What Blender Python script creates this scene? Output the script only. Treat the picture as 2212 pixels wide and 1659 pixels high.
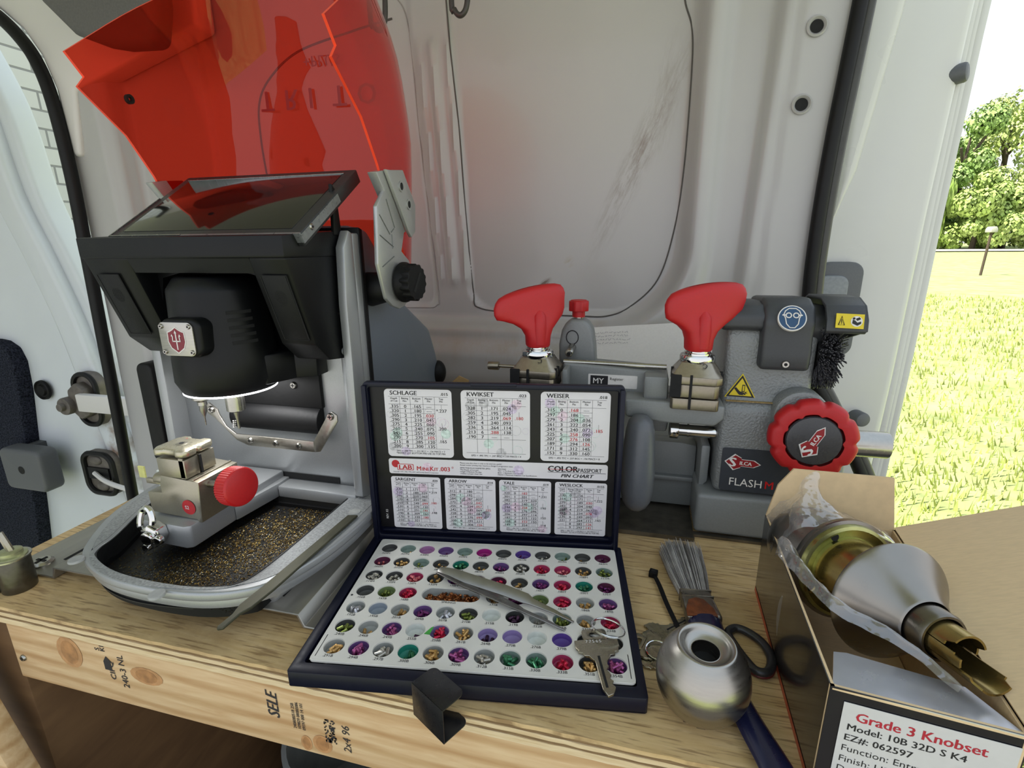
import bpy, bmesh, math, random
from mathutils import Vector, Matrix, noise
random.seed(7)
for o in list(bpy.data.objects): bpy.data.objects.remove(o)
S = bpy.context.scene
COL = S.collection

# ---------------------------------------------------------------- camera
cd = bpy.data.cameras.new('camera'); cam = bpy.data.objects.new('camera', cd); COL.objects.link(cam)
cd.sensor_width = 36.0; cd.lens = 1102.0 / 2212 * 36; cd.clip_start = 0.01; cd.clip_end = 500
rx, uy, bz = Vector((0.96878583, 0.24773345, -0.00906348)), Vector((-0.05719295, 0.25893446, 0.96420014)), Vector((0.24121148, -0.93358507, 0.26502065))
cam.matrix_world = Matrix(((rx.x, uy.x, bz.x, 0.0), (rx.y, uy.y, bz.y, -0.2698), (rx.z, uy.z, bz.z, 0.32), (0, 0, 0, 1)))
S.camera = cam

# ---------------------------------------------------------------- sky, sun, exposure
W = bpy.data.worlds.new('sky'); S.world = W; W.use_nodes = True
nt = W.node_tree; bg = nt.nodes['Background']
tc = nt.nodes.new('ShaderNodeTexCoord'); sx = nt.nodes.new('ShaderNodeSeparateXYZ'); cr = nt.nodes.new('ShaderNodeValToRGB')
nt.links.new(tc.outputs['Generated'], sx.inputs[0]); nt.links.new(sx.outputs['Z'], cr.inputs[0]); nt.links.new(cr.outputs[0], bg.inputs[0])
cr.color_ramp.elements[0].position = 0.0; cr.color_ramp.elements[0].color = (0.98, 0.98, 1.0, 1)
cr.color_ramp.elements[1].position = 0.7; cr.color_ramp.elements[1].color = (0.72, 0.85, 1.0, 1)
bg.inputs[1].default_value = 1.25
sl = bpy.data.lights.new('sun', 'SUN'); so = bpy.data.objects.new('sun', sl); COL.objects.link(so)
sl.energy = 11.0; sl.angle = math.radians(0.7); sl.color = (1.0, 0.95, 0.86)
so.location = (-5, -2, 8); so.rotation_euler = Vector((0.52, 0.22, -0.83)).to_track_quat('-Z', 'Y').to_euler()
vs = S.view_settings; vs.view_transform = 'Standard'; vs.look = 'None'; vs.gamma = 1.0; vs.use_curve_mapping = False
vs.exposure = 0.0

# ---------------------------------------------------------------- materials
def lin(c):
    if isinstance(c, str):
        c = [int(c[i:i+2], 16) / 255 for i in (0, 2, 4)]
    return tuple((x / 12.92 if x <= 0.04045 else ((x + 0.055) / 1.055) ** 2.4) for x in c)
MATS = {}
def pm(name, col, rough=0.5, metal=0.0, bump=0.0, scale=150.0, var=0.12, stretch=None, coat=0.0, spec=0.5, dist=0.002, rvar=0.1, detail=4):
    """procedural principled material: noise varies colour, gloss and height"""
    if name in MATS: return MATS[name]
    m = bpy.data.materials.new(name); m.use_nodes = True; MATS[name] = m
    t = m.node_tree; p = t.nodes['Principled BSDF']; c = lin(col)
    tcn = t.nodes.new('ShaderNodeTexCoord'); mp = t.nodes.new('ShaderNodeMapping'); nz = t.nodes.new('ShaderNodeTexNoise')
    t.links.new(tcn.outputs['Object'], mp.inputs[0]); t.links.new(mp.outputs[0], nz.inputs[0])
    if stretch: mp.inputs['Scale'].default_value = stretch
    nz.inputs['Scale'].default_value = scale; nz.inputs['Detail'].default_value = detail
    r = t.nodes.new('ShaderNodeValToRGB'); t.links.new(nz.outputs[0], r.inputs[0])
    r.color_ramp.elements[0].position = 0.3; r.color_ramp.elements[1].position = 0.7
    r.color_ramp.elements[0].color = (*[x * (1 - var) for x in c], 1); r.color_ramp.elements[1].color = (*[min(1, x * (1 + var)) for x in c], 1)
    t.links.new(r.outputs[0], p.inputs['Base Color'])
    mr = t.nodes.new('ShaderNodeMapRange'); t.links.new(nz.outputs[0], mr.inputs[0])
    mr.inputs[3].default_value = max(0.02, rough - rvar); mr.inputs[4].default_value = min(1, rough + rvar)
    t.links.new(mr.outputs[0], p.inputs['Roughness'])
    p.inputs['Metallic'].default_value = metal; p.inputs['Coat Weight'].default_value = coat; p.inputs['Coat Roughness'].default_value = 0.08
    p.inputs['Specular IOR Level'].default_value = spec
    if bump:
        b = t.nodes.new('ShaderNodeBump'); b.inputs['Strength'].default_value = bump; b.inputs['Distance'].default_value = dist
        t.links.new(nz.outputs[0], b.inputs['Height']); t.links.new(b.outputs[0], p.inputs['Normal'])
    return m
def clear(name, tint, gloss=0.12, rough=0.08, diff=0.0, dcol=None, bump=0.0, scale=60):
    """thin clear plastic: tinted see-through sheet with a fresnel reflection and a little body colour"""
    m = bpy.data.materials.new(name); m.use_nodes = True; MATS[name] = m
    t = m.node_tree; t.nodes.remove(t.nodes['Principled BSDF']); out = t.nodes['Material Output']
    tr = t.nodes.new('ShaderNodeBsdfTransparent'); tr.inputs[0].default_value = (*tint, 1)
    gl = t.nodes.new('ShaderNodeBsdfGlossy'); gl.inputs[0].default_value = (1, 1, 1, 1); gl.inputs['Roughness'].default_value = rough
    fr = t.nodes.new('ShaderNodeLayerWeight'); pw = t.nodes.new('ShaderNodeMath'); pw.operation = 'POWER'; pw.inputs[1].default_value = 4.0
    t.links.new(fr.outputs['Facing'], pw.inputs[0])
    mu = t.nodes.new('ShaderNodeMath'); mu.operation = 'MULTIPLY_ADD'; mu.inputs[1].default_value = 0.8; mu.inputs[2].default_value = 0.03 + gloss
    t.links.new(pw.outputs[0], mu.inputs[0])
    base = tr.outputs[0]
    if diff:
        tl = t.nodes.new('ShaderNodeBsdfTranslucent'); df = t.nodes.new('ShaderNodeBsdfDiffuse'); a = t.nodes.new('ShaderNodeAddShader')
        tl.inputs[0].default_value = (*dcol, 1); df.inputs[0].default_value = (*dcol, 1)
        mm = t.nodes.new('ShaderNodeMixShader'); mm.inputs[0].default_value = 0.5
        t.links.new(tl.outputs[0], mm.inputs[1]); t.links.new(df.outputs[0], mm.inputs[2])
        m2 = t.nodes.new('ShaderNodeMixShader'); m2.inputs[0].default_value = diff
        t.links.new(tr.outputs[0], m2.inputs[1]); t.links.new(mm.outputs[0], m2.inputs[2]); base = m2.outputs[0]
        t.nodes.remove(a)
    mx = t.nodes.new('ShaderNodeMixShader')
    t.links.new(mu.outputs[0], mx.inputs[0]); t.links.new(base, mx.inputs[1]); t.links.new(gl.outputs[0], mx.inputs[2])
    if bump:
        tcn = t.nodes.new('ShaderNodeTexCoord'); nz = t.nodes.new('ShaderNodeTexNoise'); nz.inputs['Scale'].default_value = scale
        t.links.new(tcn.outputs['Object'], nz.inputs[0]); b = t.nodes.new('ShaderNodeBump'); b.inputs['Strength'].default_value = bump; b.inputs['Distance'].default_value = 0.01
        t.links.new(nz.outputs[0], b.inputs['Height']); t.links.new(b.outputs[0], gl.inputs['Normal'])
    t.links.new(mx.outputs[0], out.inputs[0])
    return m

# ---------------------------------------------------------------- mesh builder
class MB:
    def __init__(s): s.bm = bmesh.new(); s.mats = []; s.cur = 0; s.T = Matrix()
    def m(s, mat):
        if mat not in s.mats: s.mats.append(mat)
        s.cur = s.mats.index(mat); return s
    def at(s, T): s.T = T; return s
    def add(s, t, bev=0, seg=2, ang=30):
        if bev:
            t.normal_update()
            es = [e for e in t.edges if len(e.link_faces) == 2 and e.calc_face_angle(0) > math.radians(ang)]
            bmesh.ops.bevel(t, geom=es, offset=bev, segments=seg, profile=0.5, affect='EDGES', clamp_overlap=True)
        for f in t.faces: f.material_index = s.cur
        t.transform(s.T)
        me = bpy.data.meshes.new('tmp'); t.to_mesh(me); t.free(); s.bm.from_mesh(me); bpy.data.meshes.remove(me); return s
    def mesh(s, vs, fs, bev=0, seg=2, ang=30):
        t = bmesh.new(); v = [t.verts.new(p) for p in vs]
        for f in fs:
            try: t.faces.new([v[i] for i in f])
            except ValueError: pass
        bmesh.ops.recalc_face_normals(t, faces=t.faces[:])
        return s.add(t, bev, seg, ang)
    def box(s, x0, x1, y0, y1, z0, z1, bev=0, seg=2):
        vs = [(x, y, z) for x in (x0, x1) for y in (y0, y1) for z in (z0, z1)]
        return s.mesh(vs, [(0, 1, 3, 2), (4, 6, 7, 5), (0, 4, 5, 1), (2, 3, 7, 6), (0, 2, 6, 4), (1, 5, 7, 3)], bev, seg)
    def prism(s, pts, ax, a0, a1, bev=0, seg=2, ang=30):
        """outline in a plane (ax z: x,y | y: x,z | x: y,z) pushed from a0 to a1"""
        n = len(pts)
        f = {'z': lambda p, a: (p[0], p[1], a), 'y': lambda p, a: (p[0], a, p[1]), 'x': lambda p, a: (a, p[0], p[1])}[ax]
        vs = [f(p, a0) for p in pts] + [f(p, a1) for p in pts]
        fs = [tuple(range(n)), tuple(range(n, 2 * n))] + [(i, (i + 1) % n, n + (i + 1) % n, n + i) for i in range(n)]
        return s.mesh(vs, fs, bev, seg, ang)
    def ring(s, outer, inner, z0, z1, bev=0, seg=2, ang=30):
        n = len(outer)
        vs = [(*p, z0) for p in outer] + [(*p, z0) for p in inner] + [(*p, z1) for p in outer] + [(*p, z1) for p in inner]
        fs = []
        for i in range(n):
            j = (i + 1) % n
            fs += [(i, j, n + j, n + i), (2*n+i, 2*n+j, 3*n+j, 3*n+i), (i, j, 2*n+j, 2*n+i), (n+i, n+j, 3*n+j, 3*n+i)]
        return s.mesh(vs, fs, bev, seg, ang)
    def lathe(s, prof, base=(0, 0, 0), ax=(0, 0, 1), seg=32, bev=0):
        q = Vector(ax).normalized().to_track_quat('Z', 'X').to_matrix(); b = Vector(base); vs = []; fs = []; n = len(prof)
        for k in range(seg):
            a = 2 * math.pi * k / seg
            for r, h in prof: vs.append(b + q @ Vector((r * math.cos(a), r * math.sin(a), h)))
        for k in range(seg):
            k2 = (k + 1) % seg
            for i in range(n - 1): fs.append((k*n+i, k2*n+i, k2*n+i+1, k*n+i+1))
        t = bmesh.new(); v = [t.verts.new(p) for p in vs]
        for f in fs: t.faces.new([v[i] for i in f])
        bmesh.ops.remove_doubles(t, verts=t.verts[:], dist=1e-6)
        bmesh.ops.recalc_face_normals(t, faces=t.faces[:])
        return s.add(t, bev)
    def cyl(s, p0, p1, r0, r1=None, seg=28, bev=0):
        p0 = Vector(p0); p1 = Vector(p1); h = (p1 - p0).length; r1 = r0 if r1 is None else r1
        pr = [(0, 0), (r0, 0), (r1, h), (0, h)]
        if bev: pr = [(0, 0), (r0 - bev, 0), (r0 - bev*.3, bev*.3), (r0, bev), (r1, h - bev), (r1 - bev*.3, h - bev*.3), (r1 - bev, h), (0, h)]
        return s.lathe(pr, p0, p1 - p0, seg)
    def tube(s, pts, r, seg=10, closed=False, flat=None):
        """round bar along points; r number or list"""
        P = [Vector(p) for p in pts]; n = len(P); R = r if isinstance(r, (list, tuple)) else [r] * n
        vs = []; fs = []; up = None
        for i in range(n):
            a = P[i-1] if (i or closed) else P[i]; b = P[(i+1) % n] if (i < n-1 or closed) else P[i]
            d = (b - a).normalized()
            if up is None:
                up = d.cross(Vector((0, 0, 1)));
                if up.length < 0.01: up = d.cross(Vector((1, 0, 0)))
                up.normalize()
            up = (up - d * up.dot(d)).normalized(); w = d.cross(up)
            for k in range(seg):
                t = 2 * math.pi * k / seg; fl = flat or 1
                vs.append(P[i] + up * R[i] * math.cos(t) + w * R[i] * fl * math.sin(t))
        for i in range(n if closed else n - 1):
            j = (i + 1) % n
            for k in range(seg): fs.append((i*seg+k, i*seg+(k+1) % seg, j*seg+(k+1) % seg, j*seg+k))
        if not closed: fs += [tuple(range(seg)), tuple((n-1)*seg+k for k in range(seg))]
        return s.mesh(vs, fs)
    def grid(s, fn, nu, nv, thick=0, closed_u=False):
        vs = [Vector(fn(i / nu, j / nv)) for i in range(nu + 1) for j in range(nv + 1)]
        fs = [(i*(nv+1)+j, (i+1)*(nv+1)+j, (i+1)*(nv+1)+j+1, i*(nv+1)+j+1) for i in range(nu) for j in range(nv)]
        t = bmesh.new(); v = [t.verts.new(p) for p in vs]
        for f in fs: t.faces.new([v[i] for i in f])
        if thick:
            t.normal_update(); bmesh.ops.solidify(t, geom=t.faces[:], thickness=thick)
        return s.add(t)
    def ball(s, c, r, seg=20):
        t = bmesh.new(); bmesh.ops.create_uvsphere(t, u_segments=seg, v_segments=seg // 2 + 2, radius=1)
        rr = r if isinstance(r, (tuple, list)) else (r, r, r)
        t.transform(Matrix.Translation(c) @ Matrix.Diagonal((*rr, 1))); return s.add(t)
    def text(s, body, size, o, xd=(1, 0, 0), yd=(0, 0, 1), align='LEFT', bold=0.0, space=1.0, line=1.0, shear=0.0, sx=1.0):
        """lettering laid flat on a surface at o, reading along xd, upward along yd"""
        cu = bpy.data.curves.new('txt', 'FONT'); cu.body = body; cu.size = size; cu.align_x = align; cu.offset = 0.0
        cu.space_character = space; cu.space_line = line; cu.shear = shear; cu.resolution_u = 2
        ob = bpy.data.objects.new('txt', cu); me = bpy.data.meshes.new_from_object(ob)
        X = Vector(xd).normalized() * sx; Y = Vector(yd).normalized(); Z = Vector(xd).normalized().cross(Y)
        M = Matrix(((X.x, Y.x, Z.x, o[0]), (X.y, Y.y, Z.y, o[1]), (X.z, Y.z, Z.z, o[2]), (0, 0, 0, 1)))
        t = bmesh.new(); t.from_mesh(me)
        if bold > .006:                                                     # heavier strokes: the glyphs laid twice more, nudged sideways
            for dx in (-bold * size * .75, bold * size * .75):
                k = len(t.verts); t.from_mesh(me); t.verts.ensure_lookup_table()
                for v in t.verts[k:]: v.co.x += dx; v.co.z += dx * .002
        t.transform(M)
        bpy.data.objects.remove(ob); bpy.data.curves.remove(cu); bpy.data.meshes.remove(me)
        return s.add(t)
    def obj(s, name, parent=None, mat=None, ang=38, smooth=True):
        if mat: s.m(mat)
        bm = s.bm; bm.normal_update()
        for f in bm.faces: f.smooth = smooth
        for e in bm.edges:
            if len(e.link_faces) == 2 and e.calc_face_angle(0) > math.radians(ang): e.smooth = False
        me = bpy.data.meshes.new(name); bm.to_mesh(me); bm.free()
        for m in s.mats: me.materials.append(m)
        o = bpy.data.objects.new(name, me); COL.objects.link(o)
        if parent is not None: parent_to(o, parent)
        return o
def world_of(o):
    return (world_of(o.parent) @ o.matrix_parent_inverse @ o.matrix_basis) if o.parent else o.matrix_basis.copy()
def parent_to(o, p): o.parent = p; o.matrix_parent_inverse = world_of(p).inverted()
def tag(o, label, cat=None, group=None, kind=None):
    if label: o['label'] = label
    if cat: o['category'] = cat
    if group: o['group'] = group
    if kind: o['kind'] = kind
    return o
def thing(name, label, cat, loc, group=None):
    o = bpy.data.objects.new(name, None); COL.objects.link(o); o.location = loc; o.empty_display_size = 0.01
    return tag(o, label, cat, group)
def struct(o, label=None): return tag(o, label, None, None, 'structure')
def rrect(x0, x1, y0, y1, r, n=6):
    """rounded rectangle outline; r one radius or four (from lower left, counter-clockwise)"""
    r = r if isinstance(r, (tuple, list)) else (r,) * 4; P = []
    for (cx, cy, a0, q) in ((x0 + r[0], y0 + r[0], 180, r[0]), (x1 - r[1], y0 + r[1], 270, r[1]), (x1 - r[2], y1 - r[2], 0, r[2]), (x0 + r[3], y1 - r[3], 90, r[3])):
        for k in range(n + 1):
            a = math.radians(a0 + 90 * k / n); P.append((cx + q * math.cos(a), cy + q * math.sin(a)))
    return P
def spline(pts, n=8, closed=False):
    P = [Vector(p) for p in pts]; out = []; N = len(P)
    for i in range(N if closed else N - 1):
        g = lambda k: P[k % N] if closed else P[max(0, min(N - 1, k))]
        p0, p1, p2, p3 = g(i-1), g(i), g(i+1), g(i+2)
        for k in range(n):
            t = k / n; out.append(0.5 * ((2*p1) + (p2-p0)*t + (2*p0-5*p1+4*p2-p3)*t*t + (3*p1-p0-3*p2+p3)*t**3))
    if not closed: out.append(P[-1])
    return out
def frame(o, xd, yd):
    X = Vector(xd).normalized(); Z = X.cross(Vector(yd)).normalized(); Y = Z.cross(X)
    return Matrix(((X.x, Y.x, Z.x, o[0]), (X.y, Y.y, Z.y, o[1]), (X.z, Y.z, Z.z, o[2]), (0, 0, 0, 1)))
def sstep(a, b, x):
    t = max(0.0, min(1.0, (x - a) / (b - a))); return t * t * (3 - 2 * t)
def screw(b, c, ax, r, mat, dark, h=None, cross=True):
    """small screw head with a drive recess"""
    h = h or r * 0.6; n = Vector(ax).normalized()
    b.m(mat).lathe([(0, 0), (r, 0), (r, h * 0.4), (r * 0.75, h), (0, h)], c, ax, 14)
    q = n.to_track_quat('Z', 'X').to_matrix().to_4x4(); T = b.T
    b.T = T @ Matrix.Translation(Vector(c) + n * h) @ q
    b.m(dark)
    if cross:
        b.box(-r*.55, r*.55, -r*.13, r*.13, -r*.1, r*.05); b.box(-r*.13, r*.13, -r*.55, r*.55, -r*.1, r*.05)
    else: b.lathe([(0, r*.05), (r*.42, r*.05), (r*.42, -r*.2), (0, -r*.2)], seg=6)
    b.T = T
# shared finishes
WHITE = pm('white_paint', 'd8d5d3', 0.36, bump=0.05, scale=9, var=0.02, coat=0.15)
BLACK = pm('black_plastic', '0b0c0e', 0.42, bump=0.15, scale=900, var=0.1, dist=0.0004)
MATTE = pm('matt_black', '0b0b0c', 0.55, spec=.25, bump=0.1, scale=500, var=0.15, dist=0.0005)
RUBBER = pm('black_rubber', '101011', 0.5, spec=.3, bump=0.1, scale=120, var=0.2)
GREYP = pm('grey_plastic', '5b5d60', 0.5, bump=0.1, scale=400, var=0.06, dist=0.0005)
SILVER = pm('silver_paint', 'a3a5a6', 0.38, metal=0.55, bump=0.12, scale=1500, var=0.06, dist=0.0003)
STEEL = pm('steel', 'aeaba4', 0.26, metal=1.0, bump=0.02, scale=300, var=0.04, rvar=.04, dist=0.0005)
BRUSH = pm('brushed_steel', 'b5b2ab', 0.3, metal=1.0, bump=0.12, scale=40, var=0.1, stretch=(1, 1, 60), dist=0.0004)
CHROME = pm('chrome', 'd8d8d6', 0.1, metal=1.0, scale=30, var=0.04, rvar=0.04)
NICKEL = pm('nickel', 'a8a293', 0.3, metal=0.9, bump=0.06, scale=500, var=0.06, dist=0.0004)
RED = pm('red_plastic', 'b7161a', 0.42, bump=0.08, scale=500, var=0.06, dist=0.0005)
DARK = pm('dark_recess', '0c0c0d', 0.8, scale=200)
PAPER = pm('printed_white', 'd9d6d2', 0.55, scale=300, var=0.03)
INK = pm('black_ink', '17161a', 0.6, scale=300)
REDINK = pm('red_ink', 'b01e24', 0.5, scale=300)
# ================================================================ VAN SHELL
def rr_sd(x, z, x0, x1, z0, z1, r):
    cx, cz, hx, hz = (x0+x1)/2, (z0+z1)/2, (x1-x0)/2 - r, (z1-z0)/2 - r
    dx, dz = abs(x-cx)-hx, abs(z-cz)-hz
    return math.hypot(max(dx, 0), max(dz, 0)) + min(max(dx, dz), 0) - r
def relief(x, z):
    """how far the inner skin of the van side stands out of its plane"""
    lean = 0.004 * math.sin(z * 5)
    d = rr_sd(x, z, -0.98, 0.052, 0.19, 1.6, 0.125)
    h = 0.030 * sstep(-0.004, 0.016, d) - 0.012 * sstep(0.022, 0.05, d) * sstep(0.06, 0.10, x)
    xe = 0.142 + 0.045 * (z - 0.3)
    h += 0.020 * sstep(xe - 0.012, xe + 0.004, x) + 0.004 * sstep(xe + 0.02, xe + 0.024, x)
    h += 0.018 * sstep(0.165, 0.13, z) * sstep(0.12, 0.05, x) * sstep(-1.0, -.95, x)                # lower beam
    h -= 0.010 * sstep(0.10, 0.06, z) * sstep(0.12, 0.05, x) * sstep(-1.0, -.95, x)
    a = rr_sd(x, z, -0.311 + 0.03 * (0.45 - z) * (1 if z < .45 else 2), 0.049, 0.202, 1.4, 0.05 if x < -0.1 else 0.115)
    h -= 0.006 * sstep(0.001, -0.006, a)
    b = rr_sd(x, z, -0.80, -0.372 - 0.055 * (z - 0.4), 0.209, 1.2, 0.025)
    h -= 0.005 * sstep(0.001, -0.005, b)
    if 0.235 < z < 0.66:                                                     # pressed stiffening ribs
        k = sstep(0.243, 0.262, z) * sstep(0.642, 0.622, z); cx = -0.326 - 0.055 * (z - 0.25)
        for off, w, am in ((-0.026, 0.004, .006), (-0.004, 0.0075, .010), (0.020, 0.004, .006)):
            h += am * k * math.exp(-((x - cx - off) / w) ** 2)
    h += 0.01 * sstep(-0.99, -1.02, x)
    return h - lean
def mk_wallmat():
    m = pm('van_white', 'b2b1b0', 0.34, bump=0.04, scale=7, var=0.025, coat=0.2)
    t = m.node_tree; p = t.nodes['Principled BSDF']; base = p.inputs['Base Color'].links[0].from_socket
    tcn = t.nodes.new('ShaderNodeTexCoord')
    def smudge(prev, c, ang, sx, sz, col, amt, sc):
        mp = t.nodes.new('ShaderNodeMapping'); mp.vector_type = 'TEXTURE'
        mp.inputs['Location'].default_value = (c[0], c[1], c[2]); mp.inputs['Rotation'].default_value = (0, ang, 0); mp.inputs['Scale'].default_value = (sx, 0.3, sz)
        t.links.new(tcn.outputs['Object'], mp.inputs[0])
        g = t.nodes.new('ShaderNodeTexGradient'); g.gradient_type = 'SPHERICAL'; t.links.new(mp.outputs[0], g.inputs[0])
        n = t.nodes.new('ShaderNodeTexNoise'); n.inputs['Scale'].default_value = sc; n.inputs['Detail'].default_value = 8; n.inputs['Roughness'].default_value = 0.75
        mp2 = t.nodes.new('ShaderNodeMapping'); mp2.vector_type = 'TEXTURE'; mp2.inputs['Rotation'].default_value = (0, ang, 0); mp2.inputs['Scale'].default_value = (1, 1, 6.0)
        t.links.new(tcn.outputs['Object'], mp2.inputs[0]); t.links.new(mp2.outputs[0], n.inputs[0])
        cr = t.nodes.new('ShaderNodeMapRange'); cr.inputs[1].default_value = 0.42; cr.inputs[2].default_value = 0.7; t.links.new(n.outputs[0], cr.inputs[0])
        a = t.nodes.new('ShaderNodeMath'); a.operation = 'MULTIPLY'; t.links.new(g.outputs['Fac'], a.inputs[0]); t.links.new(cr.outputs[0], a.inputs[1])
        a2 = t.nodes.new('ShaderNodeMath'); a2.operation = 'MULTIPLY'; a2.inputs[1].default_value = amt; a2.use_clamp = True; t.links.new(a.outputs[0], a2.inputs[0])
        mx = t.nodes.new('ShaderNodeMix'); mx.data_type = 'RGBA'; t.links.new(a2.outputs[0], mx.inputs['Factor']); t.links.new(prev, mx.inputs['A']); mx.inputs['B'].default_value = (*lin(col), 1)
        return mx.outputs['Result']
    c = smudge(base, (-0.02, 0.6, 0.45), 0.42, 0.026, 0.19, '8d847d', 1.7, 160)      # scuff across the panel
    c = smudge(c, (0.015, 0.6, 0.53), 0.12, 0.025, 0.10, '9a948e', 1.2, 160)
    c = smudge(c, (-0.168, 0.6, 0.252), 0.9, 0.008, 0.018, '6b5a4c', 3, 120)
    c = smudge(c, (-0.125, 0.6, 0.29), 0.9, 0.010, 0.012, 'a59a86', 2.5, 120)
    c = smudge(c, (-0.15, 0.57, 0.150), 0.0, 0.40, 0.045, 'a3917c', 1.1, 14)        # brownish tint along the lower beam
    c = smudge(c, (0.0, 0.57, 0.172), 0.0, 0.2, 0.035, '9c8870', 1.2, 14)
    t.links.new(c, p.inputs['Base Color']); return m
VAN = mk_wallmat()
b = MB().m(VAN)
def wallp(u, v):
    x = -1.095 + 1.329 * u; z = -0.55 + 1.42 * v
    return (x, 0.6 - relief(x, z), z)
b.grid(wallp, 240, 236)
w = b.obj('wall_back', ang=60); struct(w)
b = MB().m(pm('dark_seam', '55524f', 0.7, scale=80))
seam = spline([(-0.326, .62, .72), (-0.322, .62, .64), (-0.318, .62, .584), (-0.311, .62, .488), (-0.305, .62, .356), (-0.296, .62, .235), (-0.281, .62, .209), (-0.203, .62, .2015), (-0.106, .62, .2), (-0.06, .62, .201), (-0.022, .62, .217), (0.020, .62, .262), (.04, .62, .34), (.0475, .62, .43), (.048, .62, .56), (.044, .62, .615), (.032, .62, .65), (.025, .62, .70)], 8)
b.tube([(p.x, 0.6 - relief(p.x, p.z) - 0.0005, p.z) for p in seam], 0.0013, 6)
struct(b.obj('trim_1'))
b = MB().m(pm('pale_seam', '9a9694', 0.7, scale=80))
seam = spline([(-0.41, 0, .70), (-0.392, 0, .655), (-0.382, 0, .47), (-0.3625, 0, .245), (-0.366, 0, .213), (-0.40, 0, .208), (-0.52, 0, .208)], 8)
b.tube([(p.x, 0.6 - relief(p.x, p.z) - 0.0003, p.z) for p in seam], 0.0010, 6)
struct(b.obj('trim_2'))
b = MB().m(MATS['dark_seam']); seam = spline([(-0.42, 0, .672), (-0.4915, 0, .6617), (-.60, 0, .641), (-.664, 0, .604), (-.692, 0, .565), (-.698, 0, .51), (-.696, 0, .45), (-.69, 0, .36), (-.685, 0, .28)], 8)
b.tube([(p.x, 0.6 - relief(p.x, p.z) - 0.0005, p.z) for p in seam], 0.0017, 6)
struct(b.obj('trim_8'))
# bolt sockets in the right pillar
b = MB()
for x, z in ((0.195, 0.586), (0.189, 0.496)):
    y = 0.6 - relief(x, z)
    b.m(VAN).lathe([(0.0085, 0), (0.0125, 0.0005), (0.0125, 0.003), (0.0105, 0.0045), (0.0085, 0.002), (0.0075, -0.001)], (x, y, z), (0, -1, 0), 28)
    b.m(DARK).lathe([(0, 0.0012), (0.0078, 0.0012)], (x, y, z), (0, -1, 0), 24)
struct(b.obj('trim_3'))
# door seals
def seal(name, pts, r, y):
    pts = [(x * .948, .32 + (z - .32) * .948) for x, z in pts]
    b = MB(); P = spline([(x, y, z) for x, z in pts], 8)
    b.m(RUBBER).tube(P, r, 12)
    b.m(pm('seal_lip', '34342f', 0.32, scale=90, var=0.15)).tube([(p.x + r * 1.15, p.y + 0.004, p.z) for p in P], r * 0.85, 12)
    struct(b.obj(name))
seal('trim_4', [(0.262, .80), (0.257, .70), (0.253, .625), (0.248, .539), (0.243, .452), (0.240, .346), (0.242, .239), (0.254, .139), (0.293, .065), (0.346, -.025), (.39, -.12)], 0.0095, 0.553)
b = MB().m(RUBBER)
P = [(p.x * .943, .548, .32 + (p.z - .32) * .943) for p in spline([(-1.42, .6, .86), (-1.293, .6, .782), (-1.252, .6, .757), (-1.211, .6, .718), (-1.181, .6, .672), (-1.163, .6, .601), (-1.157, .6, .463), (-1.163, .6, .296), (-1.169, .6, .156), (-1.176, .6, -.017), (-1.187, .6, -.243), (-1.20, .6, -.5)], 8)]
b.tube(P, 0.0115, 12)
struct(b.obj('trim_5'))
# upper corner skin between seal and pillar, and the grey moulded corner panel
b = MB().m(WHITE)
b.prism([(x * .943, .32 + (z - .32) * .943) for x, z in [(-1.42, .87), (-1.30, .80), (-1.255, .77), (-1.21, .733), (-1.178, .685), (-1.158, .62), (-1.152, .5), (-1.13, .5), (-1.11, .62), (-0.8, .70), (-0.8, .87)]], 'y', 0.555, 0.60, 0.008, 3)
struct(b.obj('wall_left'))
b = MB().m(pm('headliner_grey', '5f5e5c', 0.75, bump=0.1, scale=300))
P = [(x * .89, .32 + (z - .32) * .89) for x, z in [(-1.14, .84), (-1.083, .748), (-1.024, .692), (-0.965, .670), (-0.926, .662), (-0.846, .658), (-0.835, .69), (-0.826, .721), (-0.82, .90), (-1.14, .90)]]
b.prism(P, 'y', 0.46, 0.50, 0.015, 4)
struct(b.obj('trim_6'))
b = MB().m(pm('headliner', 'd6d4d0', 0.9, bump=0.1, scale=200)); b.box(-2.3, 0.30, -0.30, 0.62, 0.86, 0.9)  # unseen roof slab, its reach set to block sun and admit sky light
struct(b.obj('ceiling'))
# dark rubber strip on the left pillar
b = MB().m(GREYP if False else RUBBER)
b.prism(rrect(-1.012, -.970, -0.130, 0.090, 0.016), 'y', 0.530, 0.57, 0.006, 3)
struct(b.obj('trim_7'))
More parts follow.
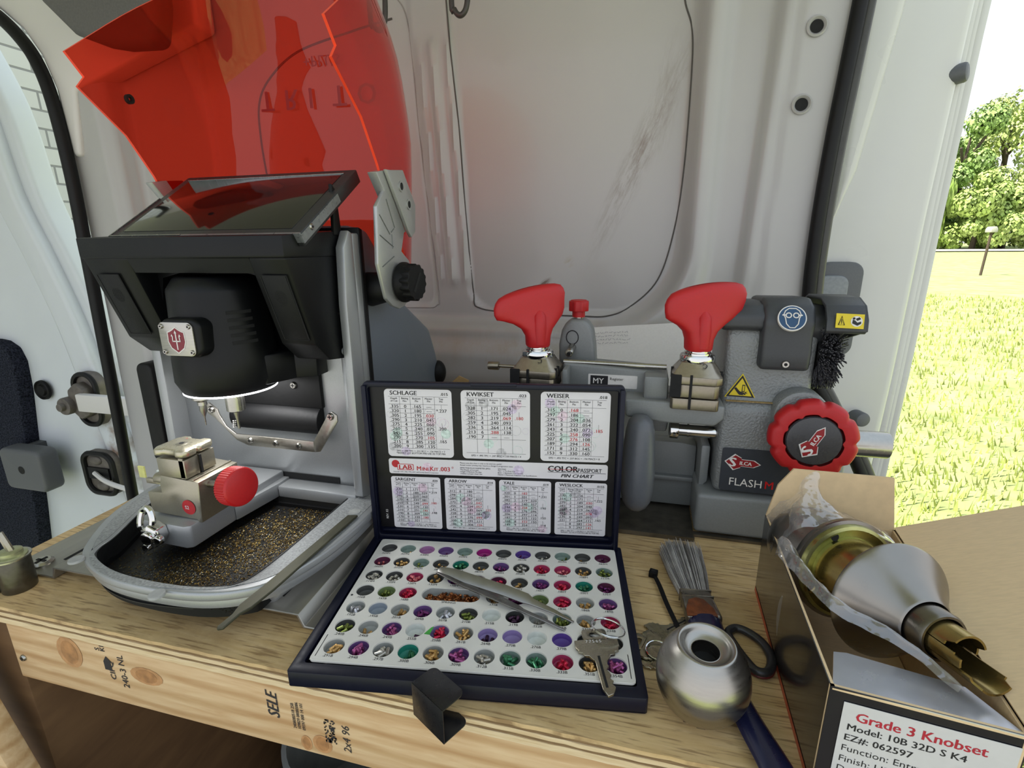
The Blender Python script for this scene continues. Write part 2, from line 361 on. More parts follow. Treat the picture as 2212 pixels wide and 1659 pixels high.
# ---- left door seen past its seal
DW = pm('door_white', 'd3d8de', 0.32, bump=0.05, scale=8, var=0.02, coat=0.25)
def doormat():
    t = DW.node_tree; p = t.nodes['Principled BSDF']; base = p.inputs['Base Color'].links[0].from_socket
    tcn = t.nodes.new('ShaderNodeTexCoord'); mp = t.nodes.new('ShaderNodeMapping'); mp.vector_type = 'TEXTURE'
    mp.inputs['Location'].default_value = (-1.30, 0.7, -0.17); mp.inputs['Scale'].default_value = (0.13, 0.5, 0.26)
    t.links.new(tcn.outputs['Object'], mp.inputs[0]); g = t.nodes.new('ShaderNodeTexGradient'); g.gradient_type = 'SPHERICAL'; t.links.new(mp.outputs[0], g.inputs[0])
    n = t.nodes.new('ShaderNodeTexNoise'); n.inputs['Scale'].default_value = 22; n.inputs['Detail'].default_value = 8; t.links.new(tcn.outputs['Object'], n.inputs[0])
    cr = t.nodes.new('ShaderNodeMapRange'); cr.inputs[1].default_value = 0.42; cr.inputs[2].default_value = 0.68; t.links.new(n.outputs[0], cr.inputs[0])
    a = t.nodes.new('ShaderNodeMath'); a.operation = 'MULTIPLY'; t.links.new(g.outputs['Fac'], a.inputs[0]); t.links.new(cr.outputs[0], a.inputs[1])
    a2 = t.nodes.new('ShaderNodeMath'); a2.operation = 'MULTIPLY'; a2.inputs[1].default_value = 1.3; a2.use_clamp = True; t.links.new(a.outputs[0], a2.inputs[0])
    mx = t.nodes.new('ShaderNodeMix'); mx.data_type = 'RGBA'; t.links.new(a2.outputs[0], mx.inputs['Factor']); t.links.new(base, mx.inputs['A']); mx.inputs['B'].default_value = (*lin('8a7464'), 1)
    t.links.new(mx.outputs['Result'], p.inputs['Base Color'])
doormat()
door = thing('door_1', None, None, (-1.3, 0.7, -0.6)); door['kind'] = 'structure'
edge = [(-1.52, .82), (-1.465, .70), (-1.438, .611), (-1.413, .442), (-1.36, .294), (-1.312, .14), (-1.281, -.012), (-1.254, -.133), (-1.22, -.30), (-1.2, -.6)]
E2 = [(p.x, p.y) for p in spline([(x, z, 0) for x, z in edge], 5)]
b = MB().m(DW)
b.prism([(-2.4, .82)] + E2 + [(-2.4, -.6)], 'y', 0.70, 0.76, 0.012, 3)                           # inner door skin
off = lambda d, y0, y1, bv: b.prism([(x - d, z) for x, z in E2] + [(x - d - 0.075, z) for x, z in reversed(E2)], 'y', y0, y1, bv, 3)
off(0.035, 0.672, 0.72, 0.012)                                                                   # raised rib along the edge
b.obj('door_frame', door)
b = MB().m(pm('navy_carpet', '2c2f3a', 0.95, bump=1.0, scale=260, var=0.9, dist=0.006, spec=.1))
cp = [(-2.3, .085), (-1.66, .087), (-1.63, .083), (-1.60, .066), (-1.588, .03), (-1.595, -.05), (-1.625, -.20), (-1.66, -.40), (-1.70, -.6), (-2.3, -.6)]
b.prism(cp, 'y', 0.665, 0.71, 0.006, 2); b.obj('carpet_panel', door)
b = MB().m(GREYP); b.prism(rrect(-1.642, -1.497, -0.307, -0.19, 0.018), 'y', 0.61, 0.66, 0.010, 3)
b.box(-1.63, -1.60, .64, .70, -.29, -.2); b.m(DARK).lathe([(0, 0.0006), (0.011, 0.0006)], (-1.57, 0.61, -0.246), (0, -1, 0), 20); b.obj('door_stop', door)
b = MB().m(MATTE).lathe([(0, 0.006), (0.013, 0.006), (0.016, 0.002), (0.020, 0.002), (0.023, 0.006), (0.026, 0.004), (0.027, -0.002)], (-1.545, 0.69, -0.046), (0, -1, 0), 28); b.obj('plug', door)
GH = pm('grimy_metal', '68625c', 0.55, metal=0.3, bump=0.2, scale=60, var=0.25)
b = MB().m(GH)
b.prism(rrect(-1.378, -1.30, -0.118, 0.022, 0.034), 'y', 0.655, 0.68, 0.006, 2)
b.m(RUBBER).tube([(p[0], 0.652, p[1]) for p in rrect(-1.374, -1.304, -0.114, 0.018, 0.032)], 0.006, 8, closed=True)
b.m(GH).prism([(-1.372, -.02), (-1.345, .0), (-1.318, -.015), (-1.312, -.08), (-1.345, -.095), (-1.375, -.07)], 'y', 0.63, 0.66, 0.006, 2)
b.cyl((-1.372, .615, -.058), (-1.372, .66, -.058), 0.022, bev=0.004); b.cyl((-1.372, .605, -.058), (-1.372, .66, -.058), 0.010, bev=0.002)
b.m(WHITE).box(-1.330, -1.15, .618, .636, -.068, -.024, 0.003)
b.obj('hinge', door)
b = MB().m(GH)
b.prism(rrect(-1.408, -1.305, -0.312, -0.192, 0.03), 'y', 0.655, 0.68, 0.006, 2)
b.m(RUBBER).tube([(p[0], 0.652, p[1]) for p in rrect(-1.404, -1.309, -0.308, -0.196, 0.028)], 0.007, 8, closed=True)
b.box(-1.395, -1.325, .650, .656, -.268, -.236); b.m(GH).ball((-1.365, .655, -.216), (.02, .008, .013)); b.ball((-1.36, .655, -.29), (.02, .008, .013))
b.m(WHITE).tube(spline([(-1.37, .648, -.25), (-1.32, .635, -.262), (-1.25, .625, -.268), (-1.16, .62, -.272)], 6), 0.006, 8)
b.obj('check_strap', door)
# ---- right door seen past its seal
door = thing('door_2', None, None, (0.35, 0.7, -0.6)); door['kind'] = 'structure'
b = MB().m(pm('door_grey_white', 'cfcfca', 0.3, bump=0.05, scale=6, var=0.02, coat=0.3))
b.prism([(0.262, .82), (0.42, .82), (0.412, .60), (0.405, .35), (0.402, .1), (0.395, -.12), (0.3, -.16), (0.262, -.1)], 'y', 0.66, 0.72, 0.012, 3)
for d, y0, w_ in ((0.0, 0.675, 0.012), (0.014, 0.69, 0.010), (0.026, 0.70, 0.012)):
    b.prism([(0.416 + d, .82), (0.416 + d + w_, .82), (0.409 + d + w_, .60), (0.405 + d + w_, .35), (0.403 + d + w_, .1), (0.398 + d + w_, -.12), (0.398 + d, -.12), (0.403 + d, .1), (0.405 + d, .35), (0.409 + d, .60)], 'y', y0, 0.74, 0.004, 2)
b.prism([(0.275, .80), (0.335, .80), (0.322, .62), (0.296, .42), (0.272, .34)], 'y', 0.640, 0.67, 0.012, 3)
b.obj('door_frame', door)
b = MB().m(GREYP).prism(rrect(0.265, 0.327, 0.14, 0.288, 0.018), 'y', 0.642, 0.67, 0.004, 2)
b.m(pm('handle_grey', '808487', 0.4, scale=200)).prism(rrect(0.262, 0.306, 0.14, 0.268, 0.014), 'y', 0.634, 0.66, 0.004, 2); b.obj('handle_pocket', door)
b = MB().m(GREYP).cyl((0.36, .70, .5385), (0.418, .66, .545), 0.013, bev=0.004); b.obj('bump_stop', door)
b = MB().m(GREYP).cyl((0.35, .68, .035), (0.361, .64, .035), 0.012, bev=0.003); b.obj('bump_stop', door)
# floor of the van, ground outside
b = MB().m(pm('van_floor', '3a3733', 0.8, bump=0.2, scale=60)); b.box(-1.15, 1.3, -0.9, 0.6, -0.60, -0.56); struct(b.obj('floor'))
# ================================================================ OUTSIDE
def lawnmat():
    m = pm('lawn_soil', '98a266', 0.95, bump=0.5, scale=3.0, var=0.35, dist=0.05, detail=10)
    return m
b = MB().m(lawnmat())
def gr(u, v):
    x = -2.3 + 90 * u * u; y = -3 + 120 * v * v
    return (x, y, -1.2 + 0.010 * max(0, y - 30) + 0.03 * noise.noise((x * .3, y * .3, 0)))
b.grid(gr, 60, 70); g = b.obj('ground'); struct(g)
# blades of grass near the van
b = MB().m(pm('grass_blade', 'a8b265', 0.6, scale=2.0, var=0.5)); rnd = random.Random(3)
vs = []; fs = []
for i in range(24000):
    d = 1.6 + 17 * rnd.random() ** 1.8; a = math.radians(rnd.uniform(25, 80)); x = d * math.cos(a) + 0.1; y = d * math.sin(a)
    if x < 0.5: continue
    z = -1.2 + 0.03 * noise.noise((x * .3, y * .3, 0)); h = rnd.uniform(.03, .07) * (1 + d * 0.05); w = rnd.uniform(.004, .009) * (1 + d * 0.12); t = rnd.uniform(0, 6.28); l = rnd.uniform(-.05, .05)
    k = len(vs); vs += [(x - w * math.cos(t), y - w * math.sin(t), z - .01), (x + w * math.cos(t), y + w * math.sin(t), z - .01), (x + l, y + l * .5, z + h)]; fs.append((k, k+1, k+2))
me = bpy.data.meshes.new('lawn_grass'); me.from_pydata(vs, [], fs); me.materials.append(b.mats[0]); o = bpy.data.objects.new('lawn_grass', me); COL.objects.link(o)
tag(o, 'sunlit short lawn grass outside the van beyond the right door', 'grass', kind='stuff'); b.bm.free()
# pale gravel lane across the far edge of the lawn
b = MB().m(pm('gravel', 'c9c3b4', 0.9, bump=0.3, scale=8, var=0.15))
b.grid(lambda u, v: (2 + 76 * u, 62 + 7 * v, -1.13 + 0.010 * (32 + 7 * v) + 0.03), 20, 4); struct(b.obj('trim_9'))
# white painted brick wall on the left
def brickmat():
    m = bpy.data.materials.new('white_brick'); m.use_nodes = True; t = m.node_tree; p = t.nodes['Principled BSDF']
    tcn = t.nodes.new('ShaderNodeTexCoord'); sx = t.nodes.new('ShaderNodeSeparateXYZ'); cx = t.nodes.new('ShaderNodeCombineXYZ')
    t.links.new(tcn.outputs['Object'], sx.inputs[0]); t.links.new(sx.outputs['Y'], cx.inputs[0]); t.links.new(sx.outputs['Z'], cx.inputs[1])
    br = t.nodes.new('ShaderNodeTexBrick'); t.links.new(cx.outputs[0], br.inputs[0])
    br.inputs['Scale'].default_value = 1.0; br.inputs['Brick Width'].default_value = 0.215; br.inputs['Row Height'].default_value = 0.075; br.inputs['Mortar Size'].default_value = 0.005
    br.inputs['Mortar Smooth'].default_value = 0.2
    br.inputs['Color1'].default_value = (.62, .62, .62, 1); br.inputs['Color2'].default_value = (.56, .56, .57, 1); br.inputs['Mortar'].default_value = (.27, .27, .28, 1)
    t.links.new(br.outputs['Color'], p.inputs['Base Color']); p.inputs['Roughness'].default_value = 0.8
    bu = t.nodes.new('ShaderNodeBump'); bu.invert = True; bu.inputs['Strength'].default_value = 0.5; bu.inputs['Distance'].default_value = 0.01
    t.links.new(br.outputs['Fac'], bu.inputs['Height']); t.links.new(bu.outputs[0], p.inputs['Normal']); return m
b = MB().m(brickmat()); b.box(-2.75, -2.6, -1.5, 9, -1.25, 3.2); struct(b.obj('wall_outside'))
# trees past the field
def leafmat(name, col): return pm(name, col, 0.55, scale=0.8, var=0.45)
def tree(x, y, h, w, col, label, kind, rnd):
    zb = -1.2 + 0.010 * max(0, y - 30)
    r = thing('tree', label, 'tree', (x, y, zb), 'trees past the field')
    tb = MB().m(pm('bark', '4a4036', 0.9, bump=0.5, scale=6))
    tb.tube(spline([(x, y, zb - .2), (x + .1, y, zb + h * .25), (x - .15, y, zb + h * .55), (x, y, zb + h * .8)], 4), [w * .05 * (1 - .06 * i) for i in range(13)], 8)
    for k in range(5):
        a = k * 1.3; tb.tube([(x, y, zb + h * (.3 + .08 * k)), (x + math.cos(a) * w * .22, y + math.sin(a) * w * .22, zb + h * (.45 + .09 * k))], w * .018, 6)
    tb.obj('trunk', r)
    vs = []; fs = []; cl = []
    for k in range(26 if kind != 'willow' else 16):
        t = rnd.random(); a = rnd.uniform(0, 6.28); q = w * .5 * (0.35 + 0.65 * math.sin(math.pi * (0.15 + 0.8 * t))) * rnd.uniform(.45, 1)
        cl.append((x + q * math.cos(a), y + q * math.sin(a), zb + h * (.12 + .80 * t), w * rnd.uniform(.13, .22)))
    for (cx, cy, cz, cr_) in cl:
        for i in range(420):
            d = Vector((rnd.gauss(0, 1), rnd.gauss(0, 1), rnd.gauss(0, 1))).normalized() * cr_ * rnd.uniform(.75, 1.08)
            if kind == 'willow': d.z *= 1.9
            c = Vector((cx, cy, cz)) + d; s_ = rnd.uniform(.16, .36)
            n = (d.normalized() + Vector((rnd.uniform(-.6, .6), rnd.uniform(-.6, .6), rnd.uniform(-.2, .8)))).normalized()
            u = n.cross(Vector((0, 0, 1))).normalized(); v = n.cross(u)
            if kind == 'willow': v = Vector((0, 0, 1)); e = 2.6
            else: e = .8
            kx = len(vs); vs += [c - u * s_ * .6, c - v * s_ * e, c + u * s_ * .6, c + v * s_ * e]; fs.append((kx, kx+1, kx+2, kx+3))
    me = bpy.data.meshes.new('crown'); me.from_pydata([tuple(v) for v in vs], [], fs); me.materials.append(leafmat(*col)); me.update()
    o = bpy.data.objects.new('crown', me); COL.objects.link(o); parent_to(o, r)
rnd = random.Random(11)
G1, G2, G3 = ('leaf_dark', '86a258'), ('leaf_light', 'a8b86c'), ('leaf_mid', '97ad5c')
tree(36.8, 78, 16.0, 8.5, G1, 'tall dark green tree, leftmost of the high crowns past the field', 'oak', rnd)
tree(44.0, 84, 18.5, 12, G2, 'tall pale green tree on the right edge past the field', 'oak', rnd)
tree(32.0, 74, 7.5, 5.5, G3, 'low drooping willow beside the right van door edge past the field', 'willow', rnd)
tree(35.8, 71, 8.0, 6.5, G3, 'low bushy tree in front of the tall dark crown past the field', 'oak', rnd)
tree(40.2, 74, 9.0, 8, G2, 'low bright bushy tree in front of the tall pale crown past the field', 'oak', rnd)
tree(55.0, 84, 18.0, 12, G3, 'tall mid green tree beyond the right edge of the photo', 'oak', rnd)
tree(27.5, 86, 13.0, 9, G3, 'mid green tree mostly hidden behind the right van door', 'oak', rnd)
# post on the lawn
b = thing('mailbox', 'small box on a thin dark post standing in the sunlit field', 'mailbox', (14.1, 26.7, -1.2))
m_ = MB().m(pm('post_wood', '4c3f34', 0.8, bump=0.3, scale=30)); m_.cyl((14.1, 26.7, -1.25), (14.15, 26.7, .62), 0.05, seg=10); m_.obj('post', b)
m_ = MB().m(pm('mailbox_grey', 'a9a99f', 0.6, scale=30)); m_.prism([(-.12, 0), (.12, 0), (.12, .14), (.06, .24), (-.06, .24), (-.12, .14)], 'y', 0, .45, 0.02); bmesh.ops.translate(m_.bm, verts=m_.bm.verts[:], vec=(14.15, 26.5, .6)); m_.obj('box', b)
# ================================================================ WORKBENCH
def woodmat(name, c1, c2, sc, stretch, rough=0.55, rings=0.0, dirt=None):
    m = bpy.data.materials.new(name); m.use_nodes = True; t = m.node_tree; p = t.nodes['Principled BSDF']
    tcn = t.nodes.new('ShaderNodeTexCoord'); mp = t.nodes.new('ShaderNodeMapping'); mp.inputs['Scale'].default_value = stretch
    t.links.new(tcn.outputs['Object'], mp.inputs[0])
    n1 = t.nodes.new('ShaderNodeTexNoise'); n1.inputs['Scale'].default_value = sc; n1.inputs['Detail'].default_value = 8; n1.inputs['Distortion'].default_value = 0.6; t.links.new(mp.outputs[0], n1.inputs[0])
    r = t.nodes.new('ShaderNodeValToRGB'); r.color_ramp.elements[0].position = .32; r.color_ramp.elements[1].position = .68
    r.color_ramp.elements[0].color = (*lin(c1), 1); r.color_ramp.elements[1].color = (*lin(c2), 1); t.links.new(n1.outputs[0], r.inputs[0]); col = r.outputs[0]
    if rings:
        wv = t.nodes.new('ShaderNodeTexWave'); wv.wave_type = 'BANDS'; wv.bands_direction = 'Z'; wv.inputs['Scale'].default_value = rings; wv.inputs['Distortion'].default_value = 9; wv.inputs['Detail'].default_value = 2; wv.inputs['Detail Scale'].default_value = 0.6
        mp3 = t.nodes.new('ShaderNodeMapping'); mp3.inputs['Scale'].default_value = (0.22, 1, 1); t.links.new(tcn.outputs['Object'], mp3.inputs[0]); t.links.new(mp3.outputs[0], wv.inputs[0])
        r2 = t.nodes.new('ShaderNodeValToRGB'); r2.color_ramp.elements[0].position = .0; r2.color_ramp.elements[0].color = (.80, .72, .62, 1); r2.color_ramp.elements[1].position = .5; r2.color_ramp.elements[1].color = (1, 1, 1, 1); t.links.new(wv.outputs[0], r2.inputs[0])
        mx = t.nodes.new('ShaderNodeMix'); mx.data_type = 'RGBA'; mx.blend_type = 'MULTIPLY'; mx.inputs['Factor'].default_value = 1; t.links.new(col, mx.inputs['A']); t.links.new(r2.outputs[0], mx.inputs['B']); col = mx.outputs['Result']
    if dirt:
        n2 = t.nodes.new('ShaderNodeTexNoise'); n2.inputs['Scale'].default_value = 7; n2.inputs['Detail'].default_value = 9; n2.inputs['Roughness'].default_value = .7; t.links.new(tcn.outputs['Object'], n2.inputs[0])
        mr = t.nodes.new('ShaderNodeMapRange'); mr.inputs[1].default_value = .45; mr.inputs[2].default_value = .75; mr.inputs[4].default_value = .7; t.links.new(n2.outputs[0], mr.inputs[0])
        n3 = t.nodes.new('ShaderNodeTexNoise'); n3.inputs['Scale'].default_value = 30; n3.inputs['Detail'].default_value = 6
        mp2 = t.nodes.new('ShaderNodeMapping'); mp2.inputs['Scale'].default_value = (1, 14, 1); t.links.new(tcn.outputs['Object'], mp2.inputs[0]); t.links.new(mp2.outputs[0], n3.inputs[0])
        mr3 = t.nodes.new('ShaderNodeMapRange'); mr3.inputs[1].default_value = .53; mr3.inputs[2].default_value = .64; mr3.inputs[4].default_value = .8; t.links.new(n3.outputs[0], mr3.inputs[0])
        for f in (mr, mr3):
            mx = t.nodes.new('ShaderNodeMix'); mx.data_type = 'RGBA'; t.links.new(f.outputs[0], mx.inputs['Factor']); t.links.new(col, mx.inputs['A']); mx.inputs['B'].default_value = (*lin(dirt), 1); col = mx.outputs['Result']
    t.links.new(col, p.inputs['Base Color']); p.inputs['Roughness'].default_value = rough
    bu = t.nodes.new('ShaderNodeBump'); bu.inputs['Strength'].default_value = .25; bu.inputs['Distance'].default_value = .001; t.links.new(n1.outputs[0], bu.inputs['Height']); t.links.new(bu.outputs[0], p.inputs['Normal'])
    MATS[name] = m; return m
PLY = woodmat('plywood_face', 'c4a470', 'd9bd8c', 14, (1, 9, 9), 0.5, dirt='8a6d48')
PLYA = woodmat('plywood_ply_light', 'd0b68a', 'e2cda6', 40, (1, 6, 12), 0.7)
PLYB = woodmat('plywood_ply_dark', '6f5636', '8f7450', 60, (1, 6, 12), 0.8)
PINE = woodmat('pine_board', 'caa679', 'dabd92', 20, (1, 8, 8), 0.6, rings=18)
BROWN = woodmat('brown_plywood', '5d4227', '6e5132', 12, (1, 1, 4), 0.7)
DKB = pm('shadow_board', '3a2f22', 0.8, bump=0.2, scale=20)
bench = thing('workbench', 'plywood topped wooden workbench with a stamped pine front rail', 'workbench', (-0.2, 0.28, -0.56))
b = MB(); X0, X1, Y1 = -0.64, 0.238, 0.545
lay = [(0, -.0034, PLY), (-.0034, -.0062, PLYB), (-.0062, -.0098, PLYA), (-.0098, -.0124, PLYB), (-.0124, -.018, PLYA)]
rj = random.Random(5); NX = 90
for i, (z1, z0, m) in enumerate(lay):
    jag = [rj.uniform(0, .0007) + (0.0006 if m is PLYB else 0) for k in range(NX + 1)]
    xs = [X0 + (X1 - X0) * k / NX for k in range(NX + 1)]
    pts = [(x, j) for x, j in zip(xs, jag)] + [(X1, Y1), (X0, Y1)]
    b.m(m).prism(pts, 'z', z0, z1)
b.obj('plywood_top', bench, ang=20)
b = MB().m(PINE).box(-0.5675, 0.225, 0.003, 0.041, -0.083, -0.0181, 0.0015)
y = 0.0026; R_ = lambda a: (math.cos(a), 0, math.sin(a))
KN = pm('pine_knot', 'a8794b', 0.6, bump=0.2, scale=120, var=0.3); KN2 = pm('pine_knot_ring', 'b98a5b', 0.6, scale=120, var=0.2); ST = pm('stamp_ink', '2c2a2b', 0.8, scale=200)
for kx, kz, ka, kb in ((-0.492, -.0375, .010, .013), (-.405, -.044, .012, .007), (-0.232, -.070, .006, .007), (-0.247, -.073, .0035, .006)):
    b.m(KN2).mesh([(kx + ka * 1.5 * math.cos(k * .42), y + .0001, kz + kb * 1.3 * math.sin(k * .42)) for k in range(15)], [tuple(range(15))])
    b.m(KN).mesh([(kx + ka * math.cos(k * .42), y, kz + kb * math.sin(k * .42)) for k in range(15)], [tuple(range(15))])
b.m(ST)
up, lf = (0, 0, 1), (-1, 0, 0)
b.text('CIFQ', .0085, (-.4415, y, -.057), up, lf, bold=.02, sx=1.1); b.text('240-3 NL', .0098, (-.428, y, -.063), up, lf, bold=.01, sx=.95)
b.mesh([(-.452, y, -.047), (-.444, y, -.047), (-.444, y, -.036), (-.448, y, -.032), (-.452, y, -.038)], [(0, 1, 2, 3, 4)])
b.text('S\nKL', .0075, (-.4535, y, -.0275), up, lf, bold=.02, line=.8)
b.text('SELE', .0155, (-.2695, y, -.054), up, lf, bold=.035, shear=.25, sx=.85)
b.text('2408080518 25B\n109829 08080086\n09597 008 14 101', .0042, (-.2545, y, -.060), up, lf, bold=.02, line=1.0, sx=.9)
b.text('2x4 96', .0098, (-.2055, y, -.072), up, lf, shear=.15)
for i in range(90):
    u, v = rj.randrange(9), rj.randrange(18); b.box(-.228 + u * .0011, -.2268 + u * .0011, y - .0001, y, -.066 + v * .0013, -.0648 + v * .0013)
b.obj('front_rail', bench)
b = MB(); b.m(STEEL); screw(b, (-0.556, 0.003, -0.058), (0, -1, 0), 0.0035, STEEL, DARK); b.obj('screw', bench)
b = MB().m(BROWN).box(-0.638, -0.5676, 0.006, 0.54, -0.56, -0.0181, 0.001); b.obj('side_panel', bench)
b = MB().m(BROWN).box(0.2255, 0.237, 0.006, 0.54, -0.56, -0.0181, 0.001); b.obj('side_panel', bench)
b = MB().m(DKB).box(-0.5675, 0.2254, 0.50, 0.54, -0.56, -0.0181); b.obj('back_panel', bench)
# loose plank leaning in the lower left corner
b = MB().m(PINE).prism([(-.611, .01), (-.424, -.56), (-.474, -.56), (-.661, .01)], 'y', -.032, -.012, .002)
tag(b.obj('plank'), 'narrow pale plank standing at the lower left corner of the bench', 'plank')
bk = thing('bucket', 'pale grey plastic bucket on the van floor under the bench', 'bucket', (-0.41, .27, -.56))
b = MB().m(pm('bucket_plastic', 'a3a6a3', .5, scale=50)).lathe([(0, 0), (.075, 0), (.090, .140), (.095, .141), (.095, .152), (.088, .152), (.072, .005), (0, .005)], (-.41, .27, -.5595), (0, 0, 1), 40); b.obj('body', bk)
# ================================================================ KEY CUTTING MACHINE WITH RED VISOR (left)
XC = -0.412
plate = thing('mounting_plate', 'bent bare steel plate screwed under the key cutting machine', 'plate', (-0.42, .1, 0))
b = MB().m(pm('bare_steel', '9a978f', 0.38, metal=0.75, bump=0.1, scale=60, var=0.15, stretch=(1, .1, 1)))
P = [(-.620, 0.0005), (-.556, 0.0005), (-.552, .012), (-.275, .012), (-.270, .0005), (-.238, .0005)]
t = 0.0022; out = P + [(x + (t if x < -.5 else -t) * (0 if abs(x) in (.620, .238) else 1) * -1, z + t) for x, z in reversed(P)]
b.prism(out, 'y', 0.043, 0.30, 0.0006, 1)
bmesh.ops.translate(b.bm, verts=[v for v in b.bm.verts if v.co.y > .2 and v.co.x > -.28], vec=(-.012, 0, 0))
b.m(DARK).box(-.5785, -.5655, .068, .115, .0028, .0031)
b.obj('sheet', plate)
b = MB(); screw(b, (-.594, .058, .0027), (0, 0, 1), .0105, STEEL, DARK, h=.0035); b.obj('screw', plate)
mc = thing('key_cutting_machine', 'black and silver electronic key cutting machine under a raised red visor', 'key machine', (XC, .11, 0))
outl = [(p.x, p.y) for p in spline([(-.556, .17, 0), (-.553, .145, 0), (-.538, .092, 0), (-.508, .040, 0), (-.484, .0175, 0), (-.445, .001, 0), (-.400, -.0045, 0), (-.349, -.002, 0), (-.312, .011, 0), (-.289, .034, 0), (-.274, .080, 0), (-.268, .13, 0), (-.268, .17, 0)], 5)]
outl = [(x, y + .012 * max(0, 1 - y / .12)) for x, y in outl]; outl = [(-.556, .214)] + outl + [(-.268, .214)]
def inset(P, d):
    n = len(P); cx = sum(p[0] for p in P) / n; cy = .11
    R = []
    for i in range(n):
        a, c = Vector((*P[i-1], 0)), Vector((*P[(i+1) % n], 0)); q = Vector((*P[i], 0))
        e1, e2 = (q - a).normalized(), (c - q).normalized(); nn = Vector((-(e1.y + e2.y), e1.x + e2.x, 0)); L = nn.length or 1
        k = d / max(.4, (nn.normalized()).dot(Vector((-e1.y, e1.x, 0)))); q = q + nn.normalized() * k; R.append((q.x, q.y))
    return R
inn = [(p.x, p.y) for p in spline([(-.528, .15, 0), (-.513, .110, 0), (-.492, .064, 0), (-.487, .045, 0), (-.477, .033, 0), (-.450, .020, 0), (-.414, .0135, 0), (-.372, .0155, 0), (-.335, .0225, 0), (-.319, .032, 0), (-.312, .050, 0), (-.310, .10, 0), (-.310, .15, 0)], 5)]
inn = [(-.535, .189)] + inn + [(-.310, .189)]
assert len(inn) == len(outl)
b = MB().m(SILVER).ring(outl, inn, .0375, .046, .0022, 3, 40)
o2 = inset(outl, .003)
b.ring(o2, inset(inn, -.001), .0295, .0376, .002, 2, 40)
b.m(pm('silver_wear', '969898', .5, metal=.4, bump=.25, scale=500, var=.3, dist=.0004)).ring(inset(outl, .008), inset(inn, -.004), .0459, .0464)
b.obj('base_ring', mc)
for (x, y) in ((-.487, .024), (-.372, .003), (-.285, .16), (-.520, .146)):
    b = MB().m(GREYP if False else pm('grey_plug', '9a9b98', .5, scale=200)).lathe([(0, .001), (.006, .001), (.0065, 0), (.0065, -.001)], (x, y, .0463), (0, 0, 1), 18); b.obj('plug', mc)
# tapered side foot of the casting on the right
b = MB().m(SILVER)
vs = []; fs = []; NN = 12
for i in range(NN + 1):
    u = i / NN; xt = -.289 + .020 * math.sin(min(1, u * 1.3) * 1.57); yt = .046 + .168 * u; xb = -.304 + .020 * u
    zt = .030 + .010 * min(1, u * 3)
    vs += [(xt - .001, yt, zt), (xb, yt + .006 * (1 - u), .0125), (xb - .02, yt, .0125), (xt - .02, yt, zt)]
for i in range(NN):
    for k in range(4): fs.append((i*4+k, i*4+(k+1) % 4, i*4+4+(k+1) % 4, i*4+4+k))
fs += [(0, 1, 2, 3), tuple(NN*4+k for k in range(4))]
b.mesh(vs, fs, .0015, 2, 50)
b.obj('side_foot', mc)
b = MB().m(MATTE).ring([(min(x, -.304) if y > .02 else x, y) for x, y in inset(outl, .007)], [(min(x, -.316), y) for x, y in inset(inn, .004)], .0175, .0300)
for x, y in ((-.50, .15), (-.30, .17)): b.cyl((x, y, .0143), (x, y, .018), .012, seg=18)
b.box(-.50, -.30, .06, .20, .0143, .020); b.obj('base', mc)
TRAYM = pm('tray_black', '151515', .45, bump=.1, scale=200, var=.2)
b = MB().m(TRAYM).prism(inset(inn, -.0015), 'z', .0246, .0256)
wl = inset(inn, .0); w2 = inset(inn, .0012); b.ring(wl, w2, .0246, .0455); b.obj('chip_tray', mc)
# brass chips lying in the tray
b = MB().m(pm('brass_chip', '7f6c3c', .4, metal=1.0, scale=900, var=.3)); m2 = pm('brass_chip_dark', '5a4624', .45, metal=1.0, scale=900, var=.3); m3 = pm('steel_chip', '77756c', .4, metal=1.0, scale=900, var=.3)
rc = random.Random(2); vs = []; fs = []; mi = []
hot = [(-.395, .045, .018, .9), (-.36, .13, .03, .8), (-.40, .075, .03, .6), (-.345, .165, .02, .5), (-.34, .09, .04, .35)]
n_ = 0
while n_ < 11000:
    x = rc.uniform(-.485, -.312); y = rc.uniform(.018, .187)
    if (x < -.44 and y < .03) or x < -.487 - (y - .045) * -.9 * (y < .045): continue
    dens = .10 + sum(a * math.exp(-((x - hx) ** 2 + (y - hy) ** 2) / (2 * s_ * s_)) for hx, hy, s_, a in hot)
    if rc.random() > dens: continue
    pil = .0015 * sum(a * math.exp(-((x - hx) ** 2 + (y - hy) ** 2) / (2 * (s_ * .7) ** 2)) for hx, hy, s_, a in hot)
    z = .0258 + rc.random() * (.0004 + pil); a = rc.uniform(0, 6.28); l = rc.uniform(.0004, .0011); w_ = rc.uniform(.00015, .0004); q = rc.uniform(-.0004, .0005)
    c, s_ = math.cos(a), math.sin(a); k = len(vs)
    vs += [(x - l * c - w_ * s_, y - l * s_ + w_ * c, z), (x - l * c + w_ * s_, y - l * s_ - w_ * c, z), (x + l * c + w_ * s_, y + l * s_ - w_ * c, z + q), (x + l * c - w_ * s_, y + l * s_ + w_ * c, z + q + .0002)]
    fs.append((k, k+1, k+2, k+3)); mi.append(rc.choice((0, 0, 1, 1, 2))); n_ += 1
me = bpy.data.meshes.new('brass_shavings'); me.from_pydata(vs, [], fs)
for m_ in (b.mats[0], m2, m3): me.materials.append(m_)
me.polygons.foreach_set('material_index', mi); me.update(); b.bm.free()
o = bpy.data.objects.new('brass_shavings', me); COL.objects.link(o)
tag(o, 'fine brass key shavings scattered over the black chip tray', 'shavings', kind='stuff')
